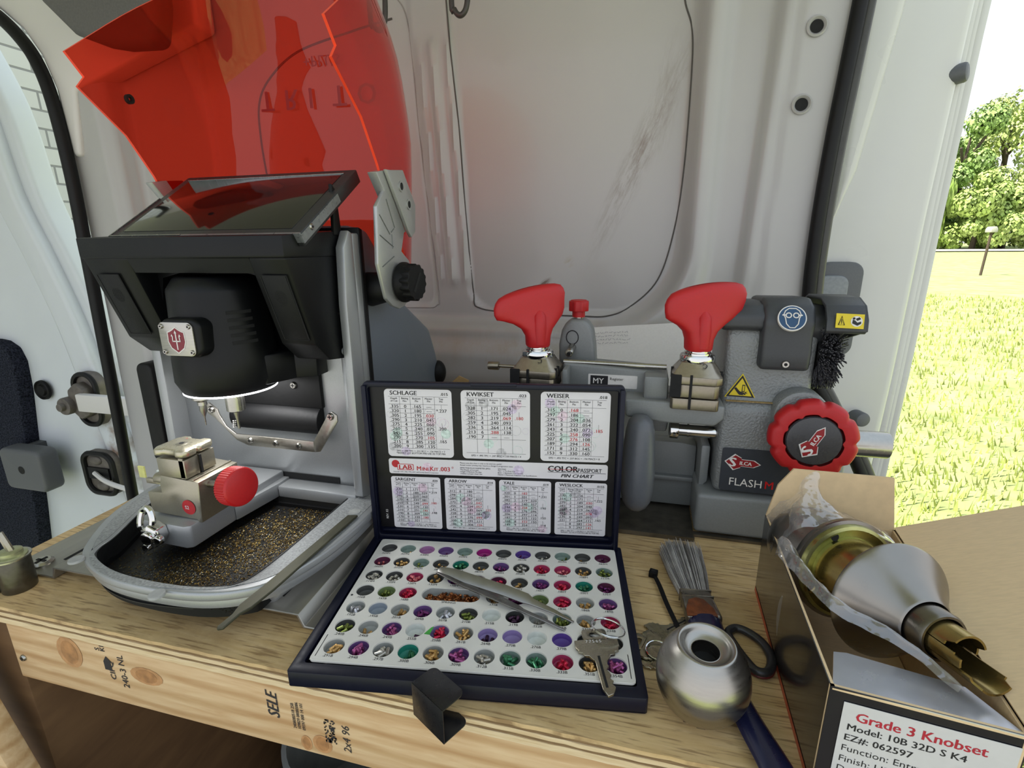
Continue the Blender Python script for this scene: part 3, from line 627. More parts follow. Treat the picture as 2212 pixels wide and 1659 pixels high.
# rail the clamp slides on
b = MB().m(SILVER)
b.prism([(-.476, .082), (-.470, .0765), (-.418, .0745), (-.412, .0775), (-.409, .209), (-.476, .209)], 'z', .036, .060, .002, 2, 40)
b.prism([(-.410, .13), (-.402, .19), (-.402, .209), (-.412, .209)], 'z', .036, .052, .001); b.obj('rail', mc)
b = MB().m(SILVER).box(-.402, -.300, .187, .209, .036, .050, .002); b.obj('rear_ledge', mc)
# latch on the rail nose
lt = MB().m(CHROME).tube(spline([(-.458, .070, .046), (-.460, .067, .060), (-.459, .071, .074), (-.451, .071, .077), (-.446, .069, .068), (-.447, .066, .056)], 5), .0030, 8)
lt.prism([(-.456, .044), (-.442, .040), (-.436, .050), (-.438, .060), (-.447, .064), (-.456, .058)], 'y', .062, .075, .0015)
lt.cyl((-.446, .058, .052), (-.446, .064, .052), .0065, bev=.001); lt.cyl((-.436, .060, .050), (-.436, .066, .050), .0045, bev=.001); lt.cyl((-.452, .060, .040), (-.452, .074, .040), .004, bev=.001)
lt.obj('latch', mc)
# clamp block
CL = pm('clamp_nickel', 'a59f8f', .34, metal=.85, bump=.05, scale=500, var=.05, dist=.0003)
clp = MB().m(CL)
clp.prism([(-.469, .063), (-.414, .0605), (-.412, .058), (-.408, .058), (-.4045, .098), (-.4045, .1015), (-.449, .1045), (-.452, .094), (-.452, .0855), (-.4695, .0845)], 'y', .088, .138, .0008, 2)
clp.box(-.4125, -.4105, .089, .137, .1015, .1035, .0003)
o_ = clp.obj('clamp_block', mc)
j = MB().m(CL)
for y0, y1 in ((.0885, .1045), (.1065, .1245)): j.box(-.4505, -.4175, y0, y1, .1035, .1225, .0006)
j.box(-.4505, -.428, .1045, .1065, .1035, .1225)
j.box(-.424, -.419, .0885, .0895, .1035, .1245)
tp = [(-.457, .096), (-.452, .088), (-.446, .088), (-.443, .0915), (-.430, .0915), (-.427, .088), (-.419, .088), (-.4155, .093), (-.4155, .103), (-.419, .105), (-.4155, .108), (-.4155, .121), (-.420, .1265), (-.428, .1265), (-.430, .123), (-.441, .123), (-.445, .1265), (-.452, .1265), (-.457, .119)]
j.m(pm('jaw_nickel', 'bdb69f', .3, metal=.8, bump=.04, scale=400, var=.05, dist=.0003)).prism(tp, 'z', .1245, .1315, .0022, 2, 20)
j.m(DARK).box(-.4165, -.4150, .1045, .1065, .1035, .1225)
screw(j, (-.437, .107, .1313), (0, 0, 1), .0058, NICKEL, DARK, h=.0008, cross=False)
j.m(REDINK).text('R', .003, (-.444, .118, .1318), (1, 0, 0), (0, 1, 0)); j.obj('jaw', o_)
j = MB().m(pm('clear_guide', 'c9cfca', .12, scale=50)).box(-.486, -.4695, .114, .1165, .062, .094, .0004); j.obj('guide_plate', o_)
j = MB().m(CL).cyl((-.470, .1015, .0935), (-.447, .1015, .0935), .006, bev=.0008); j.box(-.479, -.460, .096, .0995, .089, .0945, .0006); j.m(pm('yellow_tape', 'c6c47a', .5, scale=200)).box(-.4835, -.476, .094, .0955, .096, .108); j.obj('stop_lever', o_)
j = MB().m(REDINK).lathe([(0, .0003), (.0078, .0003)], (-.421, .0878, .0735), (0, -1, 0), 28); j.m(PAPER).text('S2', .0052, (-.4255, .0873, .0715), bold=.02); j.obj('size_dot', o_)
kb = MB().m(STEEL).cyl((-.406, .101, .094), (-.372, .096, .099), .0035)
ax = Vector((-.352, .0925, .1005)) - Vector((-.3735, .096, .0985)); c0 = Vector((-.3735, .096, .0985))
n_ = 64; pr = []
q = ax.normalized().to_track_quat('Z', 'X').to_matrix().to_4x4(); h_ = .0128
kb.m(RED).at(Matrix.Translation(c0) @ q)
ol = [((.0183 + (.0005 if k % 2 else 0)) * math.cos(2*math.pi*k/96), (.0183 + (.0005 if k % 2 else 0)) * math.sin(2*math.pi*k/96)) for k in range(96)]
kb.prism(ol, 'z', 0, h_); kb.lathe([(.0186, h_ - .0002), (.0180, h_ + .0012), (.0168, h_ + .002), (0, h_ + .002)], seg=48); kb.lathe([(.0186, 0.0002), (.0175, -.001), (0, -.001)], seg=48)
kb.at(Matrix()); kb.obj('clamp_knob', o_)
# column
b = MB().m(SILVER)
b.box(-.551, -.290, .211, .224, .038, .332, .002)
b.prism([(.186, .05), (.212, .038), (.212, .332), (.205, .335), (.194, .318), (.190, .262), (.190, .20)], 'x', -.300, -.290, .002, 2)
b.prism([(.199, .05), (.212, .038), (.212, .268), (.206, .276), (.199, .262)], 'x', -.310, -.2995, .003, 2)
b.prism([(.186, .05), (.212, .038), (.212, .26), (.190, .26)], 'x', -.551, -.538, .002, 2)
b.m(DARK).box(-.462, -.334, .2100, .2112, .0495, .0570)
b.obj('column', mc)
b = MB(); screw(b, (-.3045, .1992, .252), (0, -1, 0), .0042, STEEL, DARK, cross=False); b.obj('screw', mc)
b = MB().m(pm('casing_grey', '646b73', .38, bump=.05, scale=300, var=.04, coat=.1))
b.prism([(.224, .03), (.224, .341), (.262, .338), (.30, .300), (.345, .247), (.418, .203), (.438, .165), (.460, .108), (.478, .03)], 'x', -.544, -.300, .010, 4)
b.m(MATTE).prism([(.222, .04), (.229, .04), (.229, .336), (.222, .338)], 'x', -.553, -.2885, .001)
b.obj('rear_casing', mc)
b = MB().m(MATTE).ball((-.301, .440, .130), (.012, .016, .019)); b.obj('cable_gland', mc)
# bracket and black chute on the column
b = MB().m(MATTE).box(-.452, -.343, .2050, .2110, .143, .183, .001)
b.prism([(.2105 - .0155 * math.sin(a), .1275 + .0165 * math.cos(a)) for a in [math.pi * k / 14 for k in range(15)]], 'x', -.462, -.345, .0005, 1)
b.obj('chute', mc)
BK = pm('bracket_steel', 'a8a49b', .32, metal=.95, bump=.05, scale=300, var=.06)
b = MB().m(BK)
b.prism([(-.484, .143), (-.478, .147), (-.468, .140), (-.466, .133), (-.459, .120), (-.447, .1115), (-.345, .1110), (-.345, .0985), (-.432, .0985), (-.447, .104), (-.473, .129), (-.482, .134)], 'y', .1855, .1878, .0006)
b.prism([(-.345, .0985), (-.345, .111), (-.324, .143), (-.318, .148), (-.312, .144), (-.312, .137), (-.338, .0995)], 'y', .1855, .1878, .0006)
b.obj('bracket', mc)
for x, z in ((-.475, .1395), (-.428, .1055), (-.394, .105), (-.364, .1045), (-.3195, .1425), (-.376, .169)):
    b = MB(); screw(b, (x, .1853 if z < .15 else .2048, z), (0, -1, 0), .0042 if z > .12 else .0038, STEEL, DARK); b.obj('bracket_screw', mc)
# head
HB = pm('head_black', '0b0c0e', .42, spec=.28, bump=.12, scale=1200, var=.06, dist=.0003)
b = MB().m(HB)
prof = [(.1205, .3105), (.1215, .308), (.150, .228), (.170, .209), (.205, .204), (.2105, .2045), (.2105, .3105)]
b.prism(prof, 'x', -.5300, -.4755, .0025, 2, 25)
b.prism(prof, 'x', -.3405, -.3020, .0025, 2, 25)
b.prism([(.1207, .3103), (.1217, .308), (.1265, .2965), (.2100, .2965), (.2100, .3103)], 'x', -.4765, -.3395)
b.prism([(.1185, .3290), (.1185, .3118), (.1195, .3098), (.2105, .3098), (.2105, .3345)], 'x', -.5308, -.3012, .002, 2, 25)
b.prism([(-.4765, .262), (-.4765, .2970), (-.440, .2970), (-.470, .2900)], 'y', .150, .2105); b.prism([(-.3395, .262), (-.3395, .2970), (-.376, .2970), (-.346, .2900)], 'y', .150, .2105)
b.m(MATTE).box(-.477, -.339, .196, .2105, .205, .300)
ho = b.obj('head', mc, ang=30)
SP = pm('speaker_panel', '0e0f11', .5, spec=.28, bump=.1, scale=900, var=.05)
for x0, x1 in ((-.5225, -.494), (-.3335, -.3055)):
    sb = MB().m(SP); nrm = Vector((0, -.9415, -.337)); up = Vector((0, -.337, .9415))
    o0 = Vector(((x0 + x1) / 2, .1355, .2665)) + nrm * .0006
    sb.at(Matrix(((1, up.x, nrm.x, o0.x), (0, up.y, nrm.y, o0.y), (0, up.z, nrm.z, o0.z), (0, 0, 0, 1))) @ Matrix.Scale(-1, 4, (1, 0, 0)))
    sb.prism([(-.013, -.035), (.013, -.035), (.0125, .030), (-.0125, .030)], 'z', 0, .0006, .0003); sb.m(DARK)
    for q, r_ in (((-.0135, -.0355, .0135, -.0350),) * 1 + ((-.013, .030, .013, .0306), (-.0136, -.0355, -.0130, .030), (.0130, -.0355, .0136, .030)), ) if False else (): pass
    for e in ((-.0138, -.0356, .0138, -.0350), (-.0132, .0300, .0132, .0306), (-.0138, -.0356, -.0130, .0306), (.0130, -.0356, .0138, .0306)): sb.box(e[0], e[2], e[1], e[3], 0, .0007)
    for i in range(11):
        for k in range(12):
            px_, py_ = -.0055 + .0011 * i + .0005 * (k % 2), .002 + .0012 * k
            if (px_ / .0062) ** 2 + ((py_ - .0088) / .0075) ** 2 < 1: sb.box(px_ - .00028, px_ + .00028, py_ - .00028, py_ + .00028, .0005, .0008)
    sb.at(Matrix()); sb.obj('speaker_panel', ho)
b = MB(); b.m(GREYP).lathe([(0, .001), (.003, .001), (.004, 0)], (-.3014, .194, .2135), (1, 0, 0), 16); b.obj('rivet', ho)
# motor
MC = (-.412, .155)
b = MB().m(HB)
b.lathe([(0, .2925), (.033, .2925), (.036, .291), (.0425, .2815), (.0432, .279), (.0445, .250), (.0468, .225), (.0485, .214), (.0490, .1915), (.0455, .1835), (.044, .180), (0, .180)], (*MC, 0), (0, 0, 1), 56)
b.prism([(-.470, .155), (-.470, .2105), (-.350, .2105), (-.350, .185), (-.364, .150), (-.462, .150)], 'z', .1845, .2150, .002, 2)
b.prism([(-.352, .180), (-.352, .2105), (-.334, .2105), (-.334, .192)], 'z', .185, .2165, .001)
b.prism([(.202, .185), (.226, .185), (.214, .2135), (.202, .222)][::-1] if False else [(-.478, .195), (-.462, .195), (-.462, .222), (-.478, .213)], 'y', .160, .20, .001)
mo = b.obj('motor_housing', mc)
def cylpt(a, r, z): return Vector((MC[0] + r * math.sin(a), MC[1] - r * math.cos(a), z))
b = MB().m(DARK)
for k in range(5):                                                        # cooling slots, cut round the housing
    z = .2600 - .0072 * k; a0, a1 = math.radians(50 + k * .5), math.radians(80 + k * .5)
    b.grid(lambda u, v: cylpt(a0 + (a1 - a0) * u, .0448 + max(0, .252 - z) * .095, z + (v - .5) * .0032), 8, 1)
b.obj('vent_slots', mo)
ba = math.radians(3); bn = Vector((math.sin(ba), -math.cos(ba), 0)); bx = Vector((math.cos(ba), math.sin(ba), 0))
F = frame(cylpt(ba, .0560, .2390), bx, (0, 0, 1))
b = MB().m(HB).at(F).prism(rrect(-.0190, .0230, -.0175, .0185, .009), 'z', -.03, -.0006, .004, 3); b.at(Matrix()).obj('badge_mount', mo)
b = MB().m(BRUSH).at(F).prism(rrect(-.0178, .0178, -.0155, .0155, .005), 'z', -.001, .0012, .0004); b.at(Matrix()).obj('badge', mo)
b = MB().at(F)
sh = [(0, -.0118), (-.006, -.0075), (-.0082, -.002), (-.0078, .006), (-.006, .0065), (-.003, .008), (0, .0102), (.003, .008), (.006, .0065), (.0078, .006), (.0082, -.002), (.006, -.0075)]
b.m(PAPER).prism([(x * 1.16, y * 1.12) for x, y in sh], 'z', .0012, .0015); b.m(pm('maroon_enamel', '7a1626', .35, scale=200)).prism([(x * 1.04, y * 1.02) for x, y in sh], 'z', .0012, .0017)
b.m(PAPER).box(-.0005, .0005, -.0095, .0060, .0017, .002); b.mesh([(-.0014, .0055, .002), (.0014, .0055, .002), (0, .0085, .002)], [(0, 1, 2)])
b.box(-.0042, .0042, -.0022, -.0012, .0017, .002)
for s in (-1, 1):
    b.mesh([(s*.0044, -.0022, .002), (s*.0035, -.0022, .002), (s*.0030, .0028, .002), (s*.0040, .0050, .002), (s*.0052, .0028, .002), (s*.0040, .0028, .002)], [(0, 1, 2, 3, 4, 5)])
b.at(Matrix()).obj('shield_emblem', mo)
for sx_ in (-1, 1):
    for sy in (-1, 1): b = MB().at(F); screw(b, (sx_ * .0145, sy * .0118, .0012), (0, 0, 1), .0023, STEEL, DARK, cross=False); b.at(Matrix()).obj('badge_screw', mo)
# lamp ring under the motor (lit) and its light
LED = bpy.data.materials.new('led_lit'); LED.use_nodes = True; MATS['led'] = LED
p_ = LED.node_tree.nodes['Principled BSDF']; p_.inputs['Emission Color'].default_value = (.95, .98, 1, 1); p_.inputs['Emission Strength'].default_value = 9
b = MB().m(LED).ring([(MC[0] + .0440 * math.cos(k * math.pi / 24), MC[1] + .0440 * math.sin(k * math.pi / 24)) for k in range(48)], [(MC[0] + .0395 * math.cos(k * math.pi / 24), MC[1] + .0395 * math.sin(k * math.pi / 24)) for k in range(48)], .1783, .1803); b.obj('lamp_ring', mo)
ll = bpy.data.lights.new('lamp_ring_light', 'AREA'); ll.shape = 'DISK'; ll.size = .085; ll.energy = .28; lo = bpy.data.objects.new('lamp_ring_light', ll); COL.objects.link(lo); lo.location = (MC[0], MC[1], .1775)
parent_to(lo, mo)
BIT = pm('bit_steel', '8c8a86', .3, metal=1, scale=300)
b = MB().m(STEEL).lathe([(0, .0), (.0085, .0), (.0085, -.010), (.006, -.012), (.0045, -.013), (.0045, -.0165), (0, -.0165)], (-.433, .135, .180), (0, 0, 1), 28)
b.m(BIT).lathe([(.0035, -.016), (.0036, -.0225), (.0008, -.030), (.0007, -.0385), (0, -.0385)], (-.433, .135, .180), (0, 0, 1), 20); b.obj('tracer_spindle', mo)
b = MB().m(STEEL).lathe([(0, 0), (.0088, 0), (.0088, -.0185), (.0075, -.0195), (0, -.0195)], (-.392, .135, .180), (0, 0, 1), 28)
b.m(BIT).lathe([(.0032, -.019), (.0030, -.022), (.0016, -.029), (.0014, -.0385), (0, -.0395)], (-.392, .135, .180), (0, 0, 1), 20)
for k in range(4): b.lathe([(.0012, -.0305 - .0022 * k), (.0019, -.0313 - .0022 * k), (.0012, -.0321 - .0022 * k)], (-.392, .135, .180), (.15, 0, 1), 12)
b.obj('cutter_spindle', mo)
# tablet screen leaning on the head
d = Vector((0, .105, .065)).normalized(); n = Vector((0, -d.z, d.y)); o0 = Vector((-.508, .1345, .3305))
F = Matrix(((1, d.x, n.x, o0.x), (0, d.y, n.y, o0.y), (0, d.z, n.z, o0.z), (0, 0, 0, 1))); Wd, Hd = .213, .1235
b = MB().m(pm('screen_bezel', '2a2b2d', .35, scale=300, var=.05, bump=.05)).at(F).prism(rrect(0, Wd, 0, Hd, .002), 'z', -.013, 0, .001, 2)
b.m(pm('tablet_edge', '8e9193', .3, metal=.6, scale=300)).box(.0, Wd, -.0006, .0015, -.009, .0002); b.box(Wd - .0002, Wd + .0006, 0, .075, -.010, -.0015)
sc = b.at(Matrix()).obj('screen', mc)
b = MB().m(pm('dark_glass', '0d0b0c', .06, scale=20, rvar=.02, coat=.5)).at(F).box(.010, Wd - .012, .008, Hd - .010, -.0004, .0005, .0002); b.at(Matrix()).obj('screen_glass', sc)
b = MB().m(pm('metal_trim', '9a9c9e', .25, metal=.9, scale=300)).at(F)
b.box(.008, Wd - .010, Hd - .0105, Hd - .0085, 0, .0012, .0003); b.box(.0, .0012, .0, Hd * .6, -.003, .001); b.box(.0, .085, -.0012, .0006, -.003, .001); b.at(Matrix()).obj('screen_trim', sc)
b = MB().m(MATTE)
b.prism([(.196, .330), (.209, .330), (.2055, .372), (.199, .378)], 'x', -.304, -.300, .0008); b.obj('screen_strut', mc)
b = MB(); screw(b, (-.2948, .152, .3365), (1, 0, 0), .0030, STEEL, DARK, cross=False); b.obj('hinge_screw', sc)
# ---- visor arms
ARM = pm('arm_silver', 'b1b2b1', .36, metal=.65, bump=.15, scale=1200, var=.06, dist=.0003)
LOW = [(.222, .358), (.2455, .3785), (.283, .3370), (.272, .313), (.290, .302), (.297, .285), (.289, .262), (.272, .2525), (.258, .2505), (.242, .2555), (.229, .2645), (.2165, .3015)]
UP = [(.2400, .3945), (.2500, .3950), (.2790, .3985), (.3070, .3640), (.3020, .3340), (.2910, .3280), (.2840, .3345)]
def arm(x, s, nm):
    b = MB().m(ARM).prism(LOW, 'x', x, x + s * .0045, .0012, 2, 20)
    b.prism([(x_, z_) for x_, z_ in UP], 'x', x + s * .0046, x + s * .0086, .001, 2, 20); b.prism([(.226, .3905), (.246, .3945), (.286, .334), (.276, .332)], 'x', x - s * .006, x + s * .0044, .001)
    b.m(pm('arm_groove', '6f7272', .5, metal=.5, scale=300))
    for a, c in (((.243, .366), (.258, .338)), ((.226, .350), (.246, .331)), ((.2235, .330), (.252, .318)), ((.2245, .298), (.252, .308)), ((.250, .331), (.250, .316)), ((.256, .337), (.249, .333))):
        b.tube([(x + s * .0046, *a), (x + s * .0046, *c)], .0006, 6)
    for y, z in ((.2715, .381), (.288, .3635)):
        b.m(ARM).lathe([(.0040, 0), (.0058, 0), (.0058, .001), (.0040, .001), (.0040, 0)], (x + s * .0086, y, z), (s, 0, 0), 20); b.m(DARK).lathe([(0, .0003), (.0042, .0003)], (x + s * .0087, y, z), (s, 0, 0), 16)
    return b.obj(nm, mc)
arm(-.2705, 1, 'visor_arm'); arm(-.5515, -1, 'visor_arm')
def vknob(x, s):
    b = MB().m(MATTE); c = (x, .2635, .2795)
    b.at(Matrix.Translation(c) @ Vector((s, -.10, 0)).to_track_quat('Z', 'Y').to_matrix().to_4x4())
    ol = [((.0205 if (k // 2) % 2 else .0190) * math.cos(2*math.pi*k/56), (.0205 if (k // 2) % 2 else .0190) * math.sin(2*math.pi*k/56)) for k in range(56)]
    b.lathe([(0, -.003), (.018, -.003), (.0222, 0), (.0222, .003), (.0185, .010), (0, .010)], seg=40); b.prism(ol, 'z', .002, .0175, .0007, 1)
    b.m(DARK).at(b.T @ Matrix.Rotation(.95, 4, 'Z')).box(-.0125, .0125, -.0022, .0022, .0172, .0178)
    b.at(Matrix()); return b.obj('visor_knob', mc)
vknob(-.262, 1); vknob(-.560, -1)
b = MB().m(RUBBER).cyl((-.300, .252, .272), (-.2706, .252, .276), .019, .0155, bev=.002); b.obj('visor_pivot', mc); b = MB().m(RUBBER).cyl((-.5470, .252, .276), (-.5514, .252, .276), .017, bev=.002); b.obj('visor_pivot', mc)
# ---- red visor: bent acrylic sheet
VIS = clear('red_acrylic', (.94, .27, .20), gloss=-.002, rough=.02, diff=.04, dcol=(.95, .06, .02))
EDGE = pm('acrylic_edge_glow', 'ff4a28', .35, scale=200, var=.05)  # bright even colour stands in for the glow of the sheet edge
def fe(t):                                                               # free edge of a side wing (y, z)
    K = [(0, .292, .298), (.16, .262, .352), (.36, .238, .400), (.58, .2135, .438), (.78, .1705, .4755), (.90, .1795, .4865), (1.0, .165, .505)]
    for (a, y0, z0), (c, y1, z1) in zip(K, K[1:]):
        if t <= c: q = (t - a) / (c - a); return y0 + (y1 - y0) * q, z0 + (z1 - z0) * q
    return K[-1][1:]
TV = [0, .06, .12, .16, .22, .29, .36, .44, .52, .58, .65, .72, .78, .84, .90, .95, 1.0]
def visor(s, t, d=0.0):
    """s 0..1 runs round the U from left free edge to right free edge, t upward"""
    yf, zf = fe(t)
    if s < .5 : zf -= .003 * t; yf -= .002
    yb = .352 + .020 * math.sin(math.pi * min(1, t * .9)) - .03 * max(0, t - .7) / .3; zb = .292 + .340 * t
    hw = .1395; R = .065 + .05 * max(0, t - .45) / .55; yc = yb - R
    a = min(s, 1 - s) * 2                                                 # 0 at free edge .. 1 centre
    if a < .38: k = a / .38; x = hw; y = yf + (yc - yf) * k
    elif a < .68: k = (a - .38) / .30 * math.pi / 2; x = hw - R + R * math.cos(k); y = yc + R * math.sin(k)
    else: k = (a - .68) / .32; x = (hw - R) * (1 - k); y = yb
    z = zf + (zb - zf) * (y - yf) / (yb - yf)
    return (XC + (x if s >= .5 else -x) * (1 + 0 * d), y, z)
SV = [0, .03, .07, .12, .17, .19] + [.19 + .15 * k / 10 for k in range(1, 11)] + [.40, .46]
SV = SV + [.5] + [1 - q for q in reversed(SV)]
t_ = bmesh.new(); g = [[t_.verts.new(visor(s, t)) for t in TV] for s in SV]
for i in range(len(SV) - 1):
    for k in range(len(TV) - 1): t_.faces.new((g[i][k], g[i+1][k], g[i+1][k+1], g[i][k+1]))
t_.normal_update(); bmesh.ops.solidify(t_, geom=t_.faces[:], thickness=.0028)
b = MB().m(VIS); b.add(t_); vz = b.obj('visor', mc, ang=50)
me = vz.data; me.materials.append(EDGE)
for f in me.polygons:                                                     # polished sheet edge, given the painted glow colour
    if f.area < 1e-9: continue
    es = [ (me.vertices[f.vertices[i]].co - me.vertices[f.vertices[i-1]].co).length for i in range(len(f.vertices))]
    if len(es) == 4 and sum(1 for e in es if .0024 < e < .0045) == 2 and max(es) > .0046: f.material_index = 1
b = MB().m(DARK).lathe([(.0022, .0004), (.0048, .0004), (.0048, -.0032), (.0022, -.0032), (.0022, .0004)], (-.5485, .2210, .4740), (1, 0, 0), 20); b.obj('visor_grommet', vz)
RP = pm('red_print', '8a100c', .5, scale=100)
for k, c in enumerate('TRITO'):
    b = MB().m(RP); x = -.500 + .0348 * k
    q_ = max(0, abs(x + .010 - XC) - .060); yy = .3714 - .0795 * (1 - math.sqrt(max(0, 1 - (q_ / .0795) ** 2))) - .0034
    b.text(c, .034, (x, yy, .513), (1, 0, -.02), (0, 0, -1), bold=.02); b.obj('visor_letter', vz)
b = MB().m(RP).text('+PLUS', .017, (-.428, .3615, .546), (1, 0, -.02), (0, 0, -1), bold=.02, space=1.15)
b.obj('visor_lettering', vz)
# ================================================================ GREY KEY DUPLICATOR (right)
HG = pm('hammer_grey', '7d807f', .4, metal=.15, bump=.9, scale=420, var=.05, dist=.0009, detail=1)
CG = pm('cast_grey', '7e8180', .42, metal=.1, bump=.12, scale=600, var=.05, dist=.0004)
CV = pm('cover_grey', '36383b', .45, bump=.12, scale=500, var=.08, dist=.0004)
JW = pm('jaw_steel', '8f8778', .36, metal=.9, bump=.08, scale=300, var=.08, dist=.0003)
RW = pm('red_rubber', 'b01318', .52, bump=.06, scale=600, var=.05, dist=.0004)
kd = thing('key_duplicator', 'grey key copying machine with two red wing knobs and a red hand wheel', 'key machine', (.06, .36, 0))
b = MB().m(CG)
b.box(.069, .235, .276, .47, .004, .052, .005, 3)                                   # front foot block
b.box(-.115, .235, .345, .47, .004, .075, .006, 3)
b.prism([(-.118, .004), (.072, .004), (.072, .085), (.055, .088), (-.118, .088)], 'y', .335, .36, .004, 2)
b.box(-.118, .07, .328, .34, .040, .046, .002)
b.prism([(.072, .045), (.082, .056), (.082, .10), (.072, .10)], 'y', .300, .40, .003)
b.obj('base_casting', kd)
b = MB().m(pm('swarf_tray', '6d675c', .35, metal=.8, bump=.2, scale=60, var=.3)).box(-.12, .069, .262, .345, .0005, .003); b.box(-.12, .069, .2605, .2625, .0005, .0055); b.box(.069, .19, .272, .279, .0005, .0035); b.obj('drip_tray', kd)
b = MB().m(HG)
b.prism([(.283, .054), (.283, .150), (.292, .160), (.292, .225), (.300, .244), (.40, .244), (.40, .054)], 'x', .0855, .172, .006, 3, 20)
b.cyl((.16, .272, .150), (.16, .30, .150), .026, bev=.004)
b.obj('body', kd)
b = MB().m(pm('brass_dust', '9c8352', .8, scale=500, var=.4)).box(.09, .14, .2855, .291, .1575, .1582); b.obj('dust', kd); 
# name plate
b = MB().m(pm('plate_navy', '32363d', .4, scale=200, var=.04)).prism([(x, z) for x, z in rrect(.0915, .170, .0570, .1065, .003)], 'y', .2818, .2832); lp = b.obj('name_plate', kd)
def keylogo(b, T):
    """red key-shaped badge with lettering, in its own plane: x along the key, y up"""
    b.at(T)
    k0 = [(-.0180, 0), (-.0085, .0095), (-.0015, .0058), (-.0015, .0042), (.0118, .0042), (.0185, 0), (.0118, -.0042), (-.0015, -.0042), (-.0015, -.0058), (-.0085, -.0095)]
    b.m(PAPER).prism(k0, 'z', 0, .0003); k1 = [(x * .92, y * .86) for x, y in k0]; b.m(pm('logo_red', '8d1a22', .4, scale=200)).prism(k1, 'z', 0, .0006)
    b.m(PAPER).text('S', .0145, (-.0138, -.0048, .0009), (1, 0, 0), (0, 1, 0), bold=.05, sx=1.15); b.text('ILCA', .0058, (-.0030, -.0020, .0009), (1, 0, 0), (0, 1, 0), bold=.045, sx=1.0)
    b.at(Matrix())
b = MB(); keylogo(b, frame((.1125, .2817, .0905), (1, 0, -.04), (0, 0, 1))); b.obj('logo', lp)
b = MB().m(PAPER).text('FLASH', .0125, (.1005, .2815, .0640), (1, 0, -.03), (0, 0, 1), sx=.98); b.obj('lettering', lp); b = MB().m(RED).text('M', .0125, (.1365, .2815, .0630), (1, 0, -.03), (0, 0, 1), bold=.02); b.obj('lettering', lp)
# carriage
b = MB().m(CG)
b.prism([(-.085, .150), (-.016, .146), (-.012, .140), (.030, .138), (.080, .138), (.0865, .143), (.0865, .158), (.030, .160), (.026, .184), (-.085, .190)], 'y', .292, .330, .003, 3)
b.prism([(-.014, .160), (-.012, .140), (.030, .136), (.078, .136), (.0865, .144), (.0865, .158), (.028, .160)], 'y', .262, .300, .003, 3)
b.box(.005, .030, .270, .33, .158, .184, .003); b.box(-.14, -.078, .268, .335, .148, .160, .003); b.box(-.082, -.0765, .268, .30, .15, .187, .001)
b.prism([(.006, .139), (.036, .139), (.033, .112), (.010, .112)], 'y', .30, .316, .003)
b.obj('carriage', kd)
b = MB().m(PAPER).prism(rrect(-.056, -.002, .163, .178, .001), 'y', .2916, .2922); b.m(INK).box(-.0535, -.034, .2914, .2917, .1655, .1765); b.m(PAPER).text('MY', .009, (-.051, .2912, .1675), bold=.02); b.m(INK).text('Register', .0045, (-.032, .2912, .1720)); b.obj('carriage_label', kd)
b = MB().m(STEEL).cyl((-.085, .297, .1895), (.028, .297, .1885), .0030); b.obj('gauge_rod', kd)
b = MB().m(JW).cyl((-.171, .283, .184), (-.158, .283, .184), .0048, bev=.0006); b.cyl((-.158, .283, .184), (-.138, .283, .184), .0020); b.obj('thumb_screw', kd)
